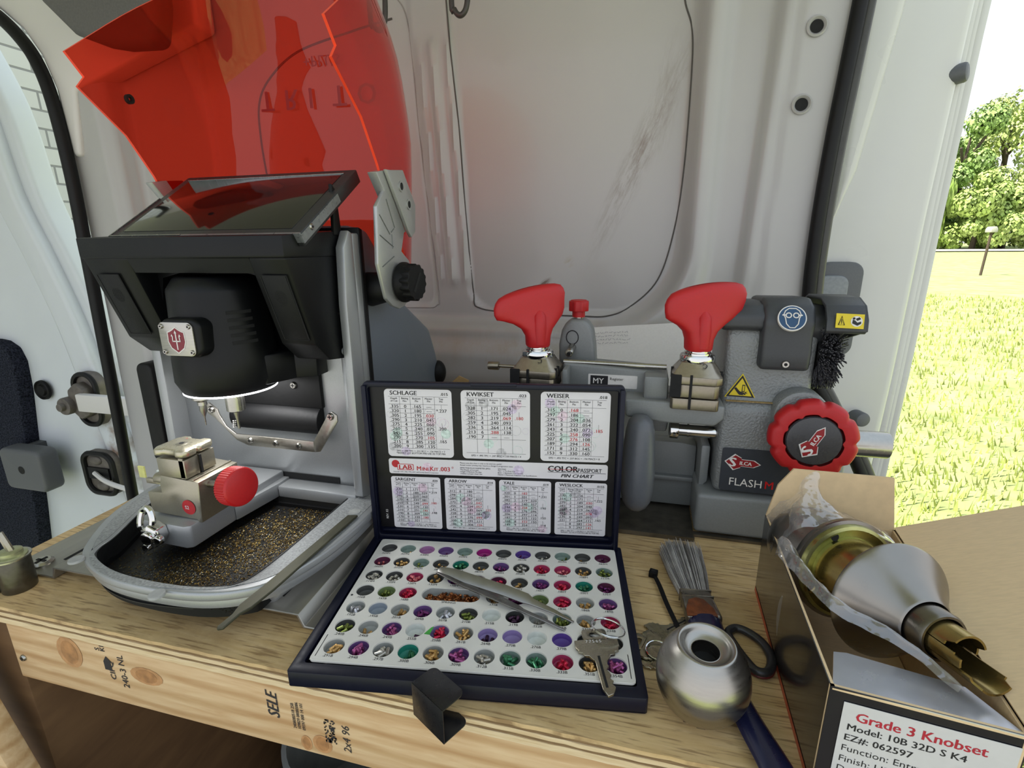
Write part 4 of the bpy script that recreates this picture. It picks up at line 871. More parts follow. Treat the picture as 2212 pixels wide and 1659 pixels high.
def vise(cx, cy, z0, yaw, off, ln):
    b = MB().m(JW); T = Matrix.Translation((cx, cy, z0)) @ Matrix.Rotation(math.radians(-3), 4, 'Z'); b.at(T)
    b.prism(rrect(-.0235, .0235, -.0225, .0225, .004), 'z', -.002, .010, .0012, 2)
    b.prism([(-.0225, -.0225), (.018, -.0225), (.0228, -.018), (.0228, .0225), (-.0225, .0225)], 'z', .011, .0245, .001)
    top = [(-.0240, -.0225), (-.0215, -.0245), (.0190, -.0255), (.0250, -.020), (.0250, .019), (.020, .0245), (-.020, .0255), (-.0240, .021)]
    b.prism(top, 'z', .0252, .0335, .0012, 2)
    b.m(pm('jaw_plate', 'a59c8d', .34, metal=.85, bump=.06, scale=300, var=.06, dist=.0003))
    b.mesh([(x * .985, y * .985, .0333) for x, y in top] + [(x * .62, y * .62, .0460) for x, y in top], [tuple(range(8, 16))] + [(i, (i + 1) % 8, 8 + (i + 1) % 8, 8 + i) for i in range(8)])
    b.m(DARK)
    b.box(-.0060, -.0035, -.0262, -.0200, .000, .0352); b.box(.0190, .0256, -.0165, -.0145, .025, .0362); b.box(.0190, .0256, -.0055, -.0030, .025, .0362); b.box(-.0248, -.020, .006, .008, .025, .0360)
    b.prism([(-.0246, -.0258), (-.014, -.0258), (-.0155, -.019), (-.0246, -.019)], 'z', .0120, .0350)
    sl_ = math.atan2(.0127, .0095); b.m(INK); b.text('C', .0072, (.0100, -.0172, .0460), (-1, 0, 0), (0, -.59, -.81), bold=.02); b.text('B', .0072, (-.0168, -.0060, .0462), (0, 1, 0), (-.59, 0, -.81), bold=.02); b.text('D', .0072, (.0166, .0110, .0462), (0, -1, 0), (.59, 0, -.81), bold=.02)
    b.at(Matrix()); vo = b.obj('vise_jaw', kd)
    s = MB().m(CHROME).lathe([(.0125, .044), (.0165, .0443), (.0175, .046), (.0175, .0505), (.0165, .0522), (.0135, .0528), (.0135, .0545), (.0120, .0550), (.0120, .057), (.0105, .0575), (.0105, .064), (0, .064)], (cx, cy, z0), (0, 0, 1), 40); s.obj('collar', vo)
    wv = Vector((math.cos(yaw), math.sin(yaw), 0)); nv = Vector((-wv.y, wv.x, 0)); h0 = z0 + .0565
    sec = [(.000, .0118, .0118), (.002, .0130, .0130), (.012, .0138, .0130), (.020, .0175, .0125), (.027, .0255, .0115), (.034, .0345, .0100), (.041, .0400, .0095), (.050, .0420, .0095), (.057, .0425, .0093), (.062, .0405, .0085), (.0655, .0370, .0065), (.0668, .030, .003)]
    k = MB().m(RW); n = 40; vs = []; fs = []
    for dz, a, c in sec:
        for i in range(n):
            t = 2 * math.pi * i / n; ct, st = math.cos(t), math.sin(t); e = .75
            u = (off + a * ln) * 0 + a * (1 + (ln - 1) * sstep(.02, .05, dz)) * math.copysign(abs(ct) ** e, ct) + off * sstep(.012, .05, dz); v = c * math.copysign(abs(st) ** e, st)
            drop = .006 * (u / .0425) ** 2 * sstep(.02, .05, dz) - .0060 * (u / .0425) * sstep(.02, .05, dz)
            p = Vector((cx, cy, h0 + dz - drop)) + wv * u + nv * v; vs.append(p)
    for r in range(len(sec) - 1):
        for i in range(n): fs.append((r*n+i, r*n+(i+1) % n, (r+1)*n+(i+1) % n, (r+1)*n+i))
    fs += [tuple(range(n)), tuple(len(vs) - n + i for i in range(n))]
    k.mesh(vs, fs)
    for s_ in (-1, 1):                                                              # round spine down the middle of each face
        k.tube([(cx + nv.x * s_ * .007, cy + nv.y * s_ * .007, h0 + .004), (cx + nv.x * s_ * .0085, cy + nv.y * s_ * .0085, h0 + .02), (cx + nv.x * s_ * .0075, cy + nv.y * s_ * .0075, h0 + .034), (cx + nv.x * s_ * .004, cy + nv.y * s_ * .004, h0 + .042)], [.0075, .0075, .0068, .0035], 14)
    k.obj('wing_knob', vo, ang=60)
vise(.0565, .276, .1565, math.radians(22), .004, 1.0)
vise(-.1115, .278, .1535, math.radians(26), -.0095, .93)
# guide post with red cap
b = MB().m(CG)
oz = [(-.094, .172), (-.0945, .205), (-.0915, .222), (-.087, .230), (-.081, .235), (-.066, .235), (-.060, .230), (-.0555, .222), (-.0525, .205), (-.050, .172)]
b.prism(oz, 'y', .318, .345, .004, 3); b.obj('guide_post', kd)
b = MB().m(INK).tube([(x, .3177, z) for x, z in [(-.0785 + .007 * math.cos(a), .214 + .008 * math.sin(a)) for a in [2*math.pi*k/20 for k in range(20)]]], .0006, 6, closed=True)
b.m(STEEL).cyl((-.080, .300, .198), (-.078, .318, .203), .0045, bev=.001); b.m(DARK).cyl((-.0801, .2992, .1978), (-.080, .2999, .198), .0022); b.obj('set_screw', kd)
b = MB().m(RW); c = (-.0735, .331, .2355)
ol = [((.0120 if (k // 3) % 2 else .0112) * math.cos(2*math.pi*k/48), (.0120 if (k // 3) % 2 else .0112) * math.sin(2*math.pi*k/48)) for k in range(48)]
b.at(Matrix.Translation(c)).lathe([(0, .001), (.0075, .001), (.0075, .009), (0, .009)], seg=24); b.prism(ol, 'z', .008, .0195, .0008); b.lathe([(.010, .0194), (.009, .0206), (0, .0206)], seg=30); b.m(STEEL).cyl((0, 0, -.002), (0, 0, .002), .0055); b.at(Matrix()); b.obj('cap_knob', kd)
# lever and shafts
b = MB().m(pm('lever_grey', '5c5f64', .38, bump=.05, scale=300, var=.04)).lathe([(0, -.002), (.006, -.001), (.011, .003), (.0150, .010), (.0172, .022), (.0178, .045), (.0165, .070), (.0148, .090), (.0125, .100), (.007, .1055), (0, .107)], (.004, .249, .040), (0.0, .05, 1), 40); b.obj('lever', kd)
b = MB().m(CHROME).cyl((.036, .300, .1165), (.088, .300, .1165), .0070); b.cyl((.036, .300, .1165), (.046, .300, .1165), .0108, bev=.0015); b.cyl((.055, .300, .1165), (.057, .300, .1165), .0076); b.m(DARK).lathe([(0, .0003), (.0018, .0003)], (.041, .2895, .1165), (0, -1, .2), 12); b.obj('carriage_shaft', kd)
b = MB().m(STEEL).cyl((.17, .312, .1120), (.2570, .312, .1120), .0140, seg=40, bev=.0015); b.obj('bar', kd)
# hand wheel
wc = Vector((.1675, .256, .1330)); wn = Vector((-.10, -1, .05))
T = Matrix.Translation(wc) @ wn.to_track_quat('Z', 'Y').to_matrix().to_4x4(); wx = T.to_3x3().inverted() @ Vector((1, 0, 0))
b = MB().m(RW).at(T); n = 128
def wr(a): return .0400 - .0030 * max(0, math.cos(9 * a)) ** 3
vs = []; fs = []; sec = [(-.012, .86), (-.009, .97), (-.003, 1.0), (.003, .985), (.007, .93), (.0085, .86), (.0075, .66)]
for k in range(n):
    a = 2 * math.pi * k / n
    for h, s in sec: vs.append((wr(a) * s * math.cos(a), wr(a) * s * math.sin(a), h))
m_ = len(sec)
for k in range(n):
    for i in range(m_ - 1): fs.append((k*m_+i, ((k+1) % n)*m_+i, ((k+1) % n)*m_+i+1, k*m_+i+1))
fs.append(tuple(k * m_ for k in range(n))); b.mesh(vs, fs); b.at(Matrix()); hw = b.obj('hand_wheel', kd, ang=60)
b = MB().m(pm('cap_grey', '3c3d40', .28, scale=200, var=.04)).at(T).lathe([(.0245, .0065), (.0235, .0085), (.0215, .0088), (0, .0092)], seg=48); b.at(Matrix()).obj('wheel_cap', hw)
X3 = wn.normalized(); xd = Vector((.40, 0, .80)); xd = (xd - X3 * xd.dot(X3)).normalized(); yd = X3.cross(xd)
b = MB(); keylogo(b, frame(wc + X3 * .0093 + xd * -.001, xd, yd)); b.obj('logo', hw)
# cover, brush, stickers
b = MB().m(CV)
b.prism([(.290, .232), (.283, .236), (.283, .248), (.292, .258), (.31, .261), (.36, .258), (.38, .235)], 'x', .079, .121, .003, 3, 20)
b.prism([(.2795, .194), (.2775, .212), (.280, .228), (.278, .243), (.287, .259), (.305, .2655), (.36, .262), (.38, .24), (.38, .194)], 'x', .1165, .1635, .005, 3, 20)
b.prism([(.300, .214), (.290, .234), (.292, .248), (.306, .258), (.35, .256), (.37, .235), (.37, .214)], 'x', .160, .178, .004, 3, 20)
pr_ = [(.272, .237), (.274, .248), (.284, .2605), (.302, .2665), (.345, .2655), (.375, .252), (.39, .225)]; ins = [(y + .003 * (1 if y < .30 else -.2), z - .003) for y, z in reversed(pr_)]
b.prism(pr_ + ins, 'x', .170, .2045, .001); b.prism(pr_ + [(.36, .21)], 'x', .2030, .2055, .0008)
co = b.obj('motor_cover', kd)
b = MB(); screw(b, (.1405, .2793, .2015), (0, -1, 0), .0042, STEEL, DARK, cross=False); b.obj('cover_screw', co)
b = MB().m(CHROME).cyl((.166, .318, .210), (.172, .318, .210), .016); b.cyl((.164, .318, .210), (.174, .318, .210), .006); b.m(MATTE).cyl((.172, .318, .210), (.192, .318, .210), .026)
rb = random.Random(8); BR = pm('brush_nylon', '47474b', .5, scale=200, var=.3)
b.m(BR)
for i in range(1500):
    a = rb.uniform(0, 6.283); x = rb.uniform(.173, .192); r0, r1 = .024, rb.uniform(.036, .041); ja = a + rb.uniform(-.08, .08); jx = x + rb.uniform(-.004, .004)
    p0 = Vector((x, .318 + r0 * math.cos(a), .210 + r0 * math.sin(a))); p1 = Vector((jx, .318 + r1 * math.cos(ja), .210 + r1 * math.sin(ja)))
    d_ = (p1 - p0).normalized(); u = d_.cross(Vector((1, 0, 0))).normalized() * .0006; v = d_.cross(u).normalized() * .0006
    b.mesh([p0 + u, p0 - u * .5 + v * .87, p0 - u * .5 - v * .87, p1 + u, p1 - u * .5 + v * .87, p1 - u * .5 - v * .87], [(0, 1, 4, 3), (1, 2, 5, 4), (2, 0, 3, 5), (3, 4, 5)])
b.obj('brush_wheel', kd)
YL = pm('sticker_yellow', 'd6bf1c', .4, scale=200, var=.03); BL = pm('sticker_blue', '1f4468', .4, scale=200, var=.03)
b = MB()
def on_cover(p): return p
F = frame((.1405, .2775, .2475), (1, 0, 0), (0, .42, .9)); b.at(F); b.m(PAPER).lathe([(0, .0012), (.0128, .0012), (.0128, -.002)], seg=40); b.m(BL).lathe([(0, .0014), (.0118, .0014)], seg=40)
b.m(PAPER)
fp = [(-.0078, .0030), (-.0062, .0072), (-.003, .0096), (.003, .0096), (.0062, .0072), (.0078, .0030), (.0062, .0), (.0052, -.006), (.0022, -.0098), (-.0022, -.0098), (-.0052, -.006), (-.0062, .0)]
b.tube([(x, y, .0016) for x, y in fp], .00055, 6, closed=True)
for s in (-1, 1): b.tube([(s * .0033 + .0024 * math.cos(2*math.pi*k/14), .0026 + .0024 * math.sin(2*math.pi*k/14), .0017) for k in range(14)], .0006, 6, closed=True)
b.box(-.009, -.0056, .0022, .0034, .0014, .0019); b.box(.0056, .009, .0022, .0034, .0014, .0019); b.at(Matrix()); b.obj('goggles_sticker', co)
b = MB(); F = frame((.1885, .2715, .2470), (1, 0, -.03), (0, .25, .97)); b.at(F); b.m(YL).box(-.0118, .0118, -.0068, .0068, -.0006, .0006); b.m(INK)
b.tube([(-.0095, -.004, .0008), (-.0045, -.004, .0008), (-.007, .0042, .0008)], .0005, 6, closed=True); b.box(-.0073, -.0067, -.0020, .0014, .0006, .001); b.box(-.0073, -.0067, -.0031, -.0025, .0006, .001)
b.m(PAPER).lathe([(0, .0008), (.0050, .0008)], (.0055, 0, 0), seg=24); b.m(INK); b.prism([(.0018, -.002), (.0062, -.0040), (.0092, -.0020), (.0090, .0), (.0060, -.0012), (.0040, .0008), (.0022, .0015)], 'z', .0008, .0011); b.prism([(.0058, .0005), (.0088, .0022), (.0075, .0040), (.0045, .0024)], 'z', .0008, .0011); b.lathe([(0, .0011), (.0011, .0011)], (.0030, .0026, 0), seg=12)
b.at(Matrix()); b.obj('warning_sticker', co)
b = MB(); F = frame((.1045, .2915, .1690), (1, 0, -.02), (0, 0, 1)); b.at(F)
tri = lambda s: [(-.0155 * s, -.0085 * s), (.0155 * s, -.0085 * s), (0, .0180 * s)]
b.m(YL).prism(tri(1), 'z', -.0006, .0004, .0); b.m(INK).prism(tri(.90), 'z', 0, .0006); b.m(YL).prism(tri(.72), 'z', 0, .0008); b.m(INK)
b.prism([(-.0068, .0015), (-.0052, .0030), (-.0010, -.0014), (.0030, -.0024), (.0052, -.0042), (.0044, -.0050), (.0020, -.0040), (.0034, -.0054), (-.0012, -.0052), (-.0030, -.0034)], 'z', .0008, .0011)
b.prism([(.0008, -.0018), (.0036, -.0018), (.0036, .0060), (.0008, .0060)], 'z', .0008, .0011); b.m(YL).box(.0015, .0029, -.0008, .0050, .0010, .0013); b.m(INK); b.prism([(.0036, -.0020), (.0066, -.0012), (.0050, -.0024), (.0070, -.0034), (.0044, -.0034)], 'z', .0008, .0011)
b.at(Matrix()); b.obj('hand_hazard_sticker', kd)
# paper sheet behind the duplicator
b = MB().m(PAPER)
b.grid(lambda u, v: (-.11 + .22 * u, .46 + .07 * v + .004 * math.sin(u * 4), .10 + .085 * v + .03 * u * v + .004 * math.sin(u * 3 + v * 2)), 14, 8, .0004)
b.m(pm('pencil', '8a8590', .8, scale=200))
rp = random.Random(4)
for r in range(4):
    x = -.07
    while x < -.02:
        w = rp.uniform(.002, .006); v = .72 + .055 * r; zf = lambda xx: .10 + .085 * v + .03 * (xx + .11) / .22 * v + .004 * math.sin((xx + .11) / .22 * 3 + v * 2)
        b.tube([(x + w * q / 4, (.4585 + .07 * v) + .004 * math.sin((x + .11) / .22 * 4) - .0012, zf(x) + .0022 + rp.uniform(-.0015, .0015)) for q in range(5)], .00025, 4); x += w + .0015
tag(b.obj('paper_sheet'), 'white paper sheet with handwriting propped behind the grey key duplicator', 'paper')
b = MB().at(Matrix.Translation((-.262, .405, 0)) @ Matrix.Rotation(.3, 4, 'Z')).m(pm('cardboard_scrap', 'a98a5c', .8, bump=.2, scale=200, var=.06)).prism([(-.03, 0), (.03, 0), (.022, .128), (.008, .135), (-.022, .110)], 'y', 0, .003)
tag(b.obj('cardboard_scrap'), 'tan cardboard scrap standing behind the open pin kit lid', 'cardboard')
# dark hanging hooks at the top of the wall
for i, (x, z, nm) in enumerate(((-.391, .618, 'dark wire hook hanging beside the red visor'), (-.267, .624, 'dark wire hook hanging in front of the wide wall panel'))):
    b = MB().m(pm('hook_vinyl', '3d3b3a', .4, scale=200)); b.tube(spline([(x - .013, .50, z + .25), (x - .013, .50, z + .03), (x - .009, .50, z + .008), (x, .50, z), (x + .009, .50, z + .010), (x + .012, .50, z + .04), (x + .012, .50, z + .09)], 6), .0038, 10)
    b.cyl((x - .013, .50, z + .236), (x - .013, .50, z + .2415), .012)
    tag(b.obj('wire_hook'), nm, 'hook', 'wire hooks hanging from the roof')
# ================================================================ PIN KIT
KO, KU, KV = Vector((-.232, .001, 0)), Vector((.9885, .1512, 0)), Vector((-.1512, .9885, 0))
KT = Matrix(((KU.x, KV.x, 0, KO.x), (KU.y, KV.y, 0, KO.y), (0, 0, 1, 0), (0, 0, 0, 1)))
NAVY = pm('navy_plastic', '0d1022', .38, spec=.3, bump=.08, scale=300, var=.06, dist=.0003)
kit = thing('pin_kit', 'open navy lock pin kit with printed lid charts and a white cup tray', 'pin kit', (KO + KU * .122 + KV * .08))
PW, PD, PZ, CD = .2448, .1650, .0155, .0082
def cup_uv(r, c): return (.0125 + .01995 * c + (.0 if r < 7 else .0006) , .0150 + .02255 * (7 - r))
CR = .0082
b = MB().at(KT).m(NAVY)
b.prism(rrect(-.0125, PW + .0075, -.0115, PD + .008, .0025), 'z', .0012, .0022, .0)
ou, iu = rrect(-.0125, PW + .0075, -.0115, PD + .008, .0025), rrect(-.0035, PW + .0010, -.0015, PD + .001, .0025)
b.ring(ou, iu, .0012, .0142, .0006); b.obj('tray_box', kit)
for x in (.035, .205): b = MB().at(KT).m(NAVY).cyl((x - .02, PD + .0085, .0125), (x + .02, PD + .0085, .0125), .0022); b.obj('hinge', kit)
# white plate with real round openings
PM_ = pm('tray_white', 'cfccc4', .5, bump=.05, scale=40, var=.05)
holes = [(*cup_uv(r, c), CR, None) for r in range(1, 8) for c in range(12) if not (r == 4 and c in (3, 4, 5))]
slot_c = (cup_uv(4, 4)[0], cup_uv(4, 4)[1])
us = sorted({round(cup_uv(r, c)[0] - .0099, 5) for r in (1,) for c in range(12)}); rows = [cup_uv(r, 0)[1] for r in range(7, 0, -1)]
t = bmesh.new(); N = 32
def cell(x0, x1, y0, y1, loop):
    n = len(loop); cx = sum(p[0] for p in loop) / n; cy = sum(p[1] for p in loop) / n; outer = []
    for (px, py) in loop:
        dx, dy = px - cx, py - cy; k = min(((x1 - cx) / dx if dx > 1e-9 else (x0 - cx) / dx if dx < -1e-9 else 9e9), ((y1 - cy) / dy if dy > 1e-9 else (y0 - cy) / dy if dy < -1e-9 else 9e9))
        outer.append((cx + dx * k, cy + dy * k))
    # snap nearest samples to the cell corners
    for cnr in ((x0, y0), (x1, y0), (x1, y1), (x0, y1)):
        i = min(range(n), key=lambda q: (outer[q][0] - cnr[0]) ** 2 + (outer[q][1] - cnr[1]) ** 2); outer[i] = cnr
    vo = [t.verts.new((*p, PZ)) for p in outer]; vi = [t.verts.new((*p, PZ)) for p in loop]; vl = [t.verts.new((cx + (p[0] - cx) * .97, cy + (p[1] - cy) * .97, PZ - .0012)) for p in loop]
    for i in range(n):
        j = (i + 1) % n; t.faces.new((vo[i], vo[j], vi[j], vi[i])); t.faces.new((vi[i], vi[j], vl[j], vl[i]))
ys = [rows[0] - .0113] + [(a + c_) / 2 for a, c_ in zip(rows, rows[1:])] + [rows[-1] + .0113]
for ri, r in enumerate(range(7, 0, -1)):
    y0, y1 = ys[ri], ys[ri + 1]
    for c in range(12):
        u, v = cup_uv(r, c)
        if r == 4 and c in (3, 4, 5):
            if c == 4:
                L = [];
                for s, a0 in ((1, -90), (-1, 90)):
                    for k in range(17): a = math.radians(a0 + 180 * k / 16); L.append((slot_c[0] + s * .0185 + .0085 * math.cos(a), slot_c[1] + .0085 * math.sin(a)))
                cell(u - .01995 * 1.5, u + .01995 * 1.5, y0, y1, L)
            continue
        cell(u - .01995 / 2, u + .01995 / 2, y0, y1, [(u + CR * math.cos(2*math.pi*k/N), v + CR * math.sin(2*math.pi*k/N)) for k in range(N)])
u0, u1 = cup_uv(1, 0)[0] - .01995 / 2, cup_uv(1, 11)[0] + .01995 / 2
for q in (((0.0, 0), (PW, 0), (PW, ys[0]), (0, ys[0])), ((0, ys[-1]), (PW, ys[-1]), (PW, PD), (0, PD)), ((0, ys[0]), (u0, ys[0]), (u0, ys[-1]), (0, ys[-1])), ((u1, ys[0]), (PW, ys[0]), (PW, ys[-1]), (u1, ys[-1]))):
    t.faces.new([t.verts.new((*p, PZ)) for p in q])
bmesh.ops.recalc_face_normals(t, faces=t.faces[:])
for f in t.faces:
    if f.normal.z < -.5: f.normal_flip()
b = MB().at(KT).m(PM_); b.add(t); b.ring(rrect(-.0005, PW + .0005, -.0005, PD + .0005, .0035), rrect(.0008, PW - .0008, .0008, PD - .0008, .003), .0135, .0156, .0003)
b.obj('cup_plate', kit, ang=30)
LAB = {1: '.024M .027M .030M .036M .039M .042M .045M .051M .054M .057M .060M .063M', 2: '.066M .072M .075M .081M .084M .087M .090M .093M .099M .105M .108M .111M', 3: '.114M .120M .126M .135M .138M - - .160T .165T .180T .200T .235T',
       4: '.156B .165B .168B - - - .171B - - .183B .186B .189B', 5: '.192B .195B .201B .204B .207B .210B .215B .219B .222B .225B .231B .234B', 6: '.240B .246B .249B .255B .258B .261B .264B .270B .276B .279B - -', 7: '.291B .294B .297B .300B .306B .309B .312B .315B .330B .333B .351B .354B'}
b = MB().at(KT).m(INK)
for r in LAB:
    for c, s in enumerate(LAB[r].split()):
        if s == '-': continue
        u, v = cup_uv(r, c); b.text(s, .0036, (u - .0005, v - CR - .0030, PZ + .00012), (1, 0, 0), (0, 1, 0), 'CENTER', bold=.012)
b.text('SPRINGS', .0034, (slot_c[0], slot_c[1] - .0085 - .0030, PZ + .00012), (1, 0, 0), (0, 1, 0), 'CENTER', bold=.012)
b.lathe([(0, .0002), (.0011, .0002)], (.0030, cup_uv(4, 0)[1] - .008, PZ), (0, 0, 1), 12)
b.m(pm('green_tape', '3f9c3c', .5, scale=100)); u, v = cup_uv(6, 4); b.prism([(u - .0118, v - .004), (u - .0075, v + .0035), (u - .0055, v + .0045), (u - .0070, v - .0045)], 'z', PZ, PZ + .0002)
b.obj('cup_numbers', kit)
CUPC = {'k': '4a4a48', 'g': '9a9c98', 'w': 'c9ccc6', 'm': 'a0709a', 'p': '6a4a80', 'v': '5a3f8c', 'e': '7d8f86', 'r': 'a8355c', 'q': 'a01f78', 't': '1f7d6a', 'o': '6f8050', 'l': '8a78a8', 'b': '8d96a0', 'd': '5a2440'}
CUPS = {1: 'k e m p e q k v k e k d', 2: 'd k e k t k p k r r k e', 3: 'k k r k p d d k p r t d', 4: 'k o r - - - g d o r g p', 5: 'g b g p g k w k g e g r', 6: 'k g p w l g l l w v k k', 7: 'g p g t g p g e e r k p'}
PINC = {'s': ('pin_steel', 'aaa69c'), 'y': ('pin_brass', 'b8925a'), 'r': ('pin_red', 'b82844'), 'p': ('pin_purple', '6a2c60'), 'g': ('pin_green', '3f7a58'), 'o': ('pin_olive', '6f7a3a'), 'm': ('pin_mauve', '9c5080'), 'l': ('pin_silver', 'b8b8bc'), 'k': ('pin_dark', '3c2438'), 'n': ('pin_pink', 'c26a70')}
PN = {'s': 'steel', 'y': 'brass', 'r': 'red', 'p': 'purple', 'g': 'green', 'o': 'olive green', 'm': 'mauve', 'l': 'pale silver', 'k': 'dark plum', 'n': 'pinkish red'}
FILL = {1: '- y2 - p2 o3 p5 y1 p5 s6 o4 y1 p4', 2: 'n6 y10 o6 y6 g14 y5 p9 s14 r10 n9 y10 o12', 3: 's14 s10 n12 y9 p7 p6 r8 y4 p12 r10 g8 p8', 4: '- o6 r11 - - - y5 p5 o3 r10 y6 m8', 5: 'l8 - y5 p8 l9 o7 - k9 s6 o9 y6 r8', 6: 'o7 y2 m8 k1 r9 y8 k3 - - - k3 k3', 7: 'y7 m9 s8 g3 y9 m8 s7 g8 g8 r8 y10 m10'}
b = MB().at(KT)
for r in range(1, 8):
    for c, k in enumerate(CUPS[r].split()):
        if k == '-': continue
        u, v = cup_uv(r, c); b.m(pm('cup_' + k, CUPC[k], .55, bump=.05, scale=200, var=.08))
        b.lathe([(CR * .985, PZ - .0008), (CR * .93, PZ - .006), (CR * .80, PZ - CD + .0012), (CR * .55, PZ - CD + .0002), (0, PZ - CD)], (u, v, 0), (0, 0, 1), 28)
b.m(pm('cup_g', CUPC['g'])).prism([(slot_c[0] + x, slot_c[1] + y) for x, y in rrect(-.0265, .0265, -.0082, .0082, .008)], 'z', PZ - CD, PZ - CD + .0004)
ro = [(slot_c[0] + x, slot_c[1] + y) for x, y in rrect(-.0268, .0268, -.0084, .0084, .008)]; ri_ = [(slot_c[0] + (x - slot_c[0]) * .985, slot_c[1] + (y - slot_c[1]) * .96) for x, y in ro]; b.ring(ro, ri_, PZ - CD, PZ - .0006)
b.obj('cups', kit)
# lock pins: individual things in the front rows, the small far ones as one heap object
rp = random.Random(21); pinmesh = {}
def pin_mesh(key, L):
    k = (key, round(L, 4))
    if k not in pinmesh:
        pb = MB().m(pm(PINC[key][0], PINC[key][1], .28, metal=.75, scale=300, var=.08)); R = .00150
        pb.lathe([(0, 0), (.0005, 0), (R, .0006), (R, L - .0004), (R - .0004, L), (0, L)], (0, 0, -L / 2), (0, 0, 1), 10)
        me = bpy.data.meshes.new('lock_pin'); pb.bm.normal_update()
        for f in pb.bm.faces: f.smooth = True
        for e in pb.bm.edges:
            if len(e.link_faces) == 2 and e.calc_face_angle(0) > .6: e.smooth = False
        pb.bm.to_mesh(me); pb.bm.free(); me.materials.append(pb.mats[0]); pinmesh[k] = me
    return pinmesh[k]
far = []; npin = 0
ORD = {5: ('fifth', 'third'), 6: ('sixth', 'second'), 7: ('seventh', 'front')}
ADJ = {1: 'back', 2: 'second from back', 3: 'third from back', 4: 'middle', 5: 'third from front', 6: 'second from front', 7: 'front'}
for r in range(7, 0, -1):
    L = {1: .0016, 2: .0026, 3: .0036, 4: .0044, 5: .0050, 6: .0060, 7: .0072}[r]
    for c, s in enumerate(FILL[r].split()):
        if s == '-': continue
        key, n = s[0], int(s[1:]); u, v = cup_uv(r, c); placed = []
        for i in range(n):
            best = None
            for tr in range(60):
                a = rp.uniform(0, 6.28); q = (CR * .74 - min(L, .005) * .42) * math.sqrt(rp.random()); pu, pv = u + q * math.cos(a), v + q * math.sin(a) - .0006
                th = rp.uniform(0, math.pi); el = rp.uniform(-.25, .35) if rp.random() < .75 else rp.uniform(.7, 1.4)
                if L < .003: el = rp.uniform(-1.5, 1.5)
                d = Vector((math.cos(th) * math.cos(el), math.sin(th) * math.cos(el), math.sin(el))); z = PZ - CD + .0019 + abs(d.z) * L * .42 + (.0012 if q > CR * .4 else 0)
                smp = [Vector((pu, pv, z)) + d * (L * f) for f in (-.42, -.21, 0, .21, .42)]
                while any((p - o).length < .0029 for p in smp for o in placed) and z < PZ - .0015:
                    z += .0005; smp = [p + Vector((0, 0, .0005)) for p in smp]
                if best is None or z < best[0]: best = (z, pu, pv, d, smp)
            z, pu, pv, d, smp = best
            if z > PZ - .0008 + .002: continue
            placed += smp
            M = KT @ Matrix.Translation((pu, pv, z)) @ d.to_track_quat('Z', 'Y').to_matrix().to_4x4()
            if r >= 5 and npin < 300:
                o = bpy.data.objects.new('lock_pin', pin_mesh(key, L)); COL.objects.link(o); o.matrix_world = M; npin += 1
                nm = LAB[r].split()[c]; where = ('marked ' + nm) if nm != '-' else ('under the loose key' if c == 10 else 'beside the loose key bow')
                tag(o, '%s lock pin in the %s row cup %s' % (PN[key], ADJ[r], where), 'pin', 'pins in the %s row cup %s' % (ADJ[r], where))
            else: far.append((pin_mesh(key, L), M))
t = bmesh.new(); mats = []
for me, M in far:
    m_ = me.materials[0]
    if m_ not in mats: mats.append(m_)
    a = bmesh.new(); a.from_mesh(me); a.transform(M)
    for f in a.faces: f.material_index = mats.index(m_)
    tm = bpy.data.meshes.new('tmp'); a.to_mesh(tm); a.free(); t.from_mesh(tm); bpy.data.meshes.remove(tm)
me = bpy.data.meshes.new('lock_pins'); t.to_mesh(me); t.free()
for m_ in mats: me.materials.append(m_)
o = bpy.data.objects.new('lock_pins', me); COL.objects.link(o); tag(o, 'small coloured lock pins heaped in the cups of the four far rows', 'pins', kind='stuff')
# springs: a heap of tiny copper coils
b = MB().at(KT).m(pm('spring_copper', '9a6038', .3, metal=.95, scale=400, var=.2))
for i in range(150):
    a = rp.uniform(-.024, .024); w = rp.uniform(-.0065, .0065); hgt = .0065 * math.exp(-((a + .0) / .016) ** 2) * (1 - (w / .009) ** 2)
    c0 = Vector((slot_c[0] + a, slot_c[1] + w, PZ - CD + .0012 + rp.random() * hgt)); d = Vector((rp.uniform(-1, 1), rp.uniform(-1, 1), rp.uniform(-.4, .4))).normalized(); u_ = d.cross(Vector((0, 0, 1))).normalized(); v_ = d.cross(u_)
    b.tube([c0 + d * (k * .00009 - .0018) + (u_ * math.cos(k * 1.05) + v_ * math.sin(k * 1.05)) * .0011 for k in range(40)], .00017, 4)
tag(b.obj('springs'), 'heap of tiny copper springs in the long slot of the cup tray', 'springs', kind='stuff')
# ---- lid standing upright at the back, with printed charts
hb = KO + KV * (PD + .0085); LZ0, LZ1 = .0135, .1890
lean = Vector((0, 0, 1)); LN = -KV
LT = Matrix(((KU.x, 0, LN.x, hb.x), (KU.y, 0, LN.y, hb.y), (0, 1, 0, 0), (0, 0, 0, 1)))     # lid frame: u, up, toward viewer
lid = MB().at(LT).m(NAVY)
lo_, li_ = rrect(-.0095, PW + .0035, LZ0, LZ1, .004), rrect(-.0045, PW - .0015, LZ0 + .0055, LZ1 - .005, .003)
lid.ring(lo_, li_, -.001, .0045, .0008, 2); lid.box(-.0095, -.0050, -.001 if False else LZ0, LZ1 - .003, .0, .0085, .0006); lid.box(PW - .0010, PW + .0035, LZ0, LZ1 - .003, .0, .0085, .0006); lid.prism(rrect(-.0095, PW + .0035, LZ0, LZ1, .004), 'z', -.0025, -.0005, .0006)
lid.box(.0, PW - .006, LZ0 + .0105, LZ0 + .0118, -.001, .004); lid.box(.10, .145, LZ1 - .0025, LZ1 + .0006, -.001, .0050, .0006)
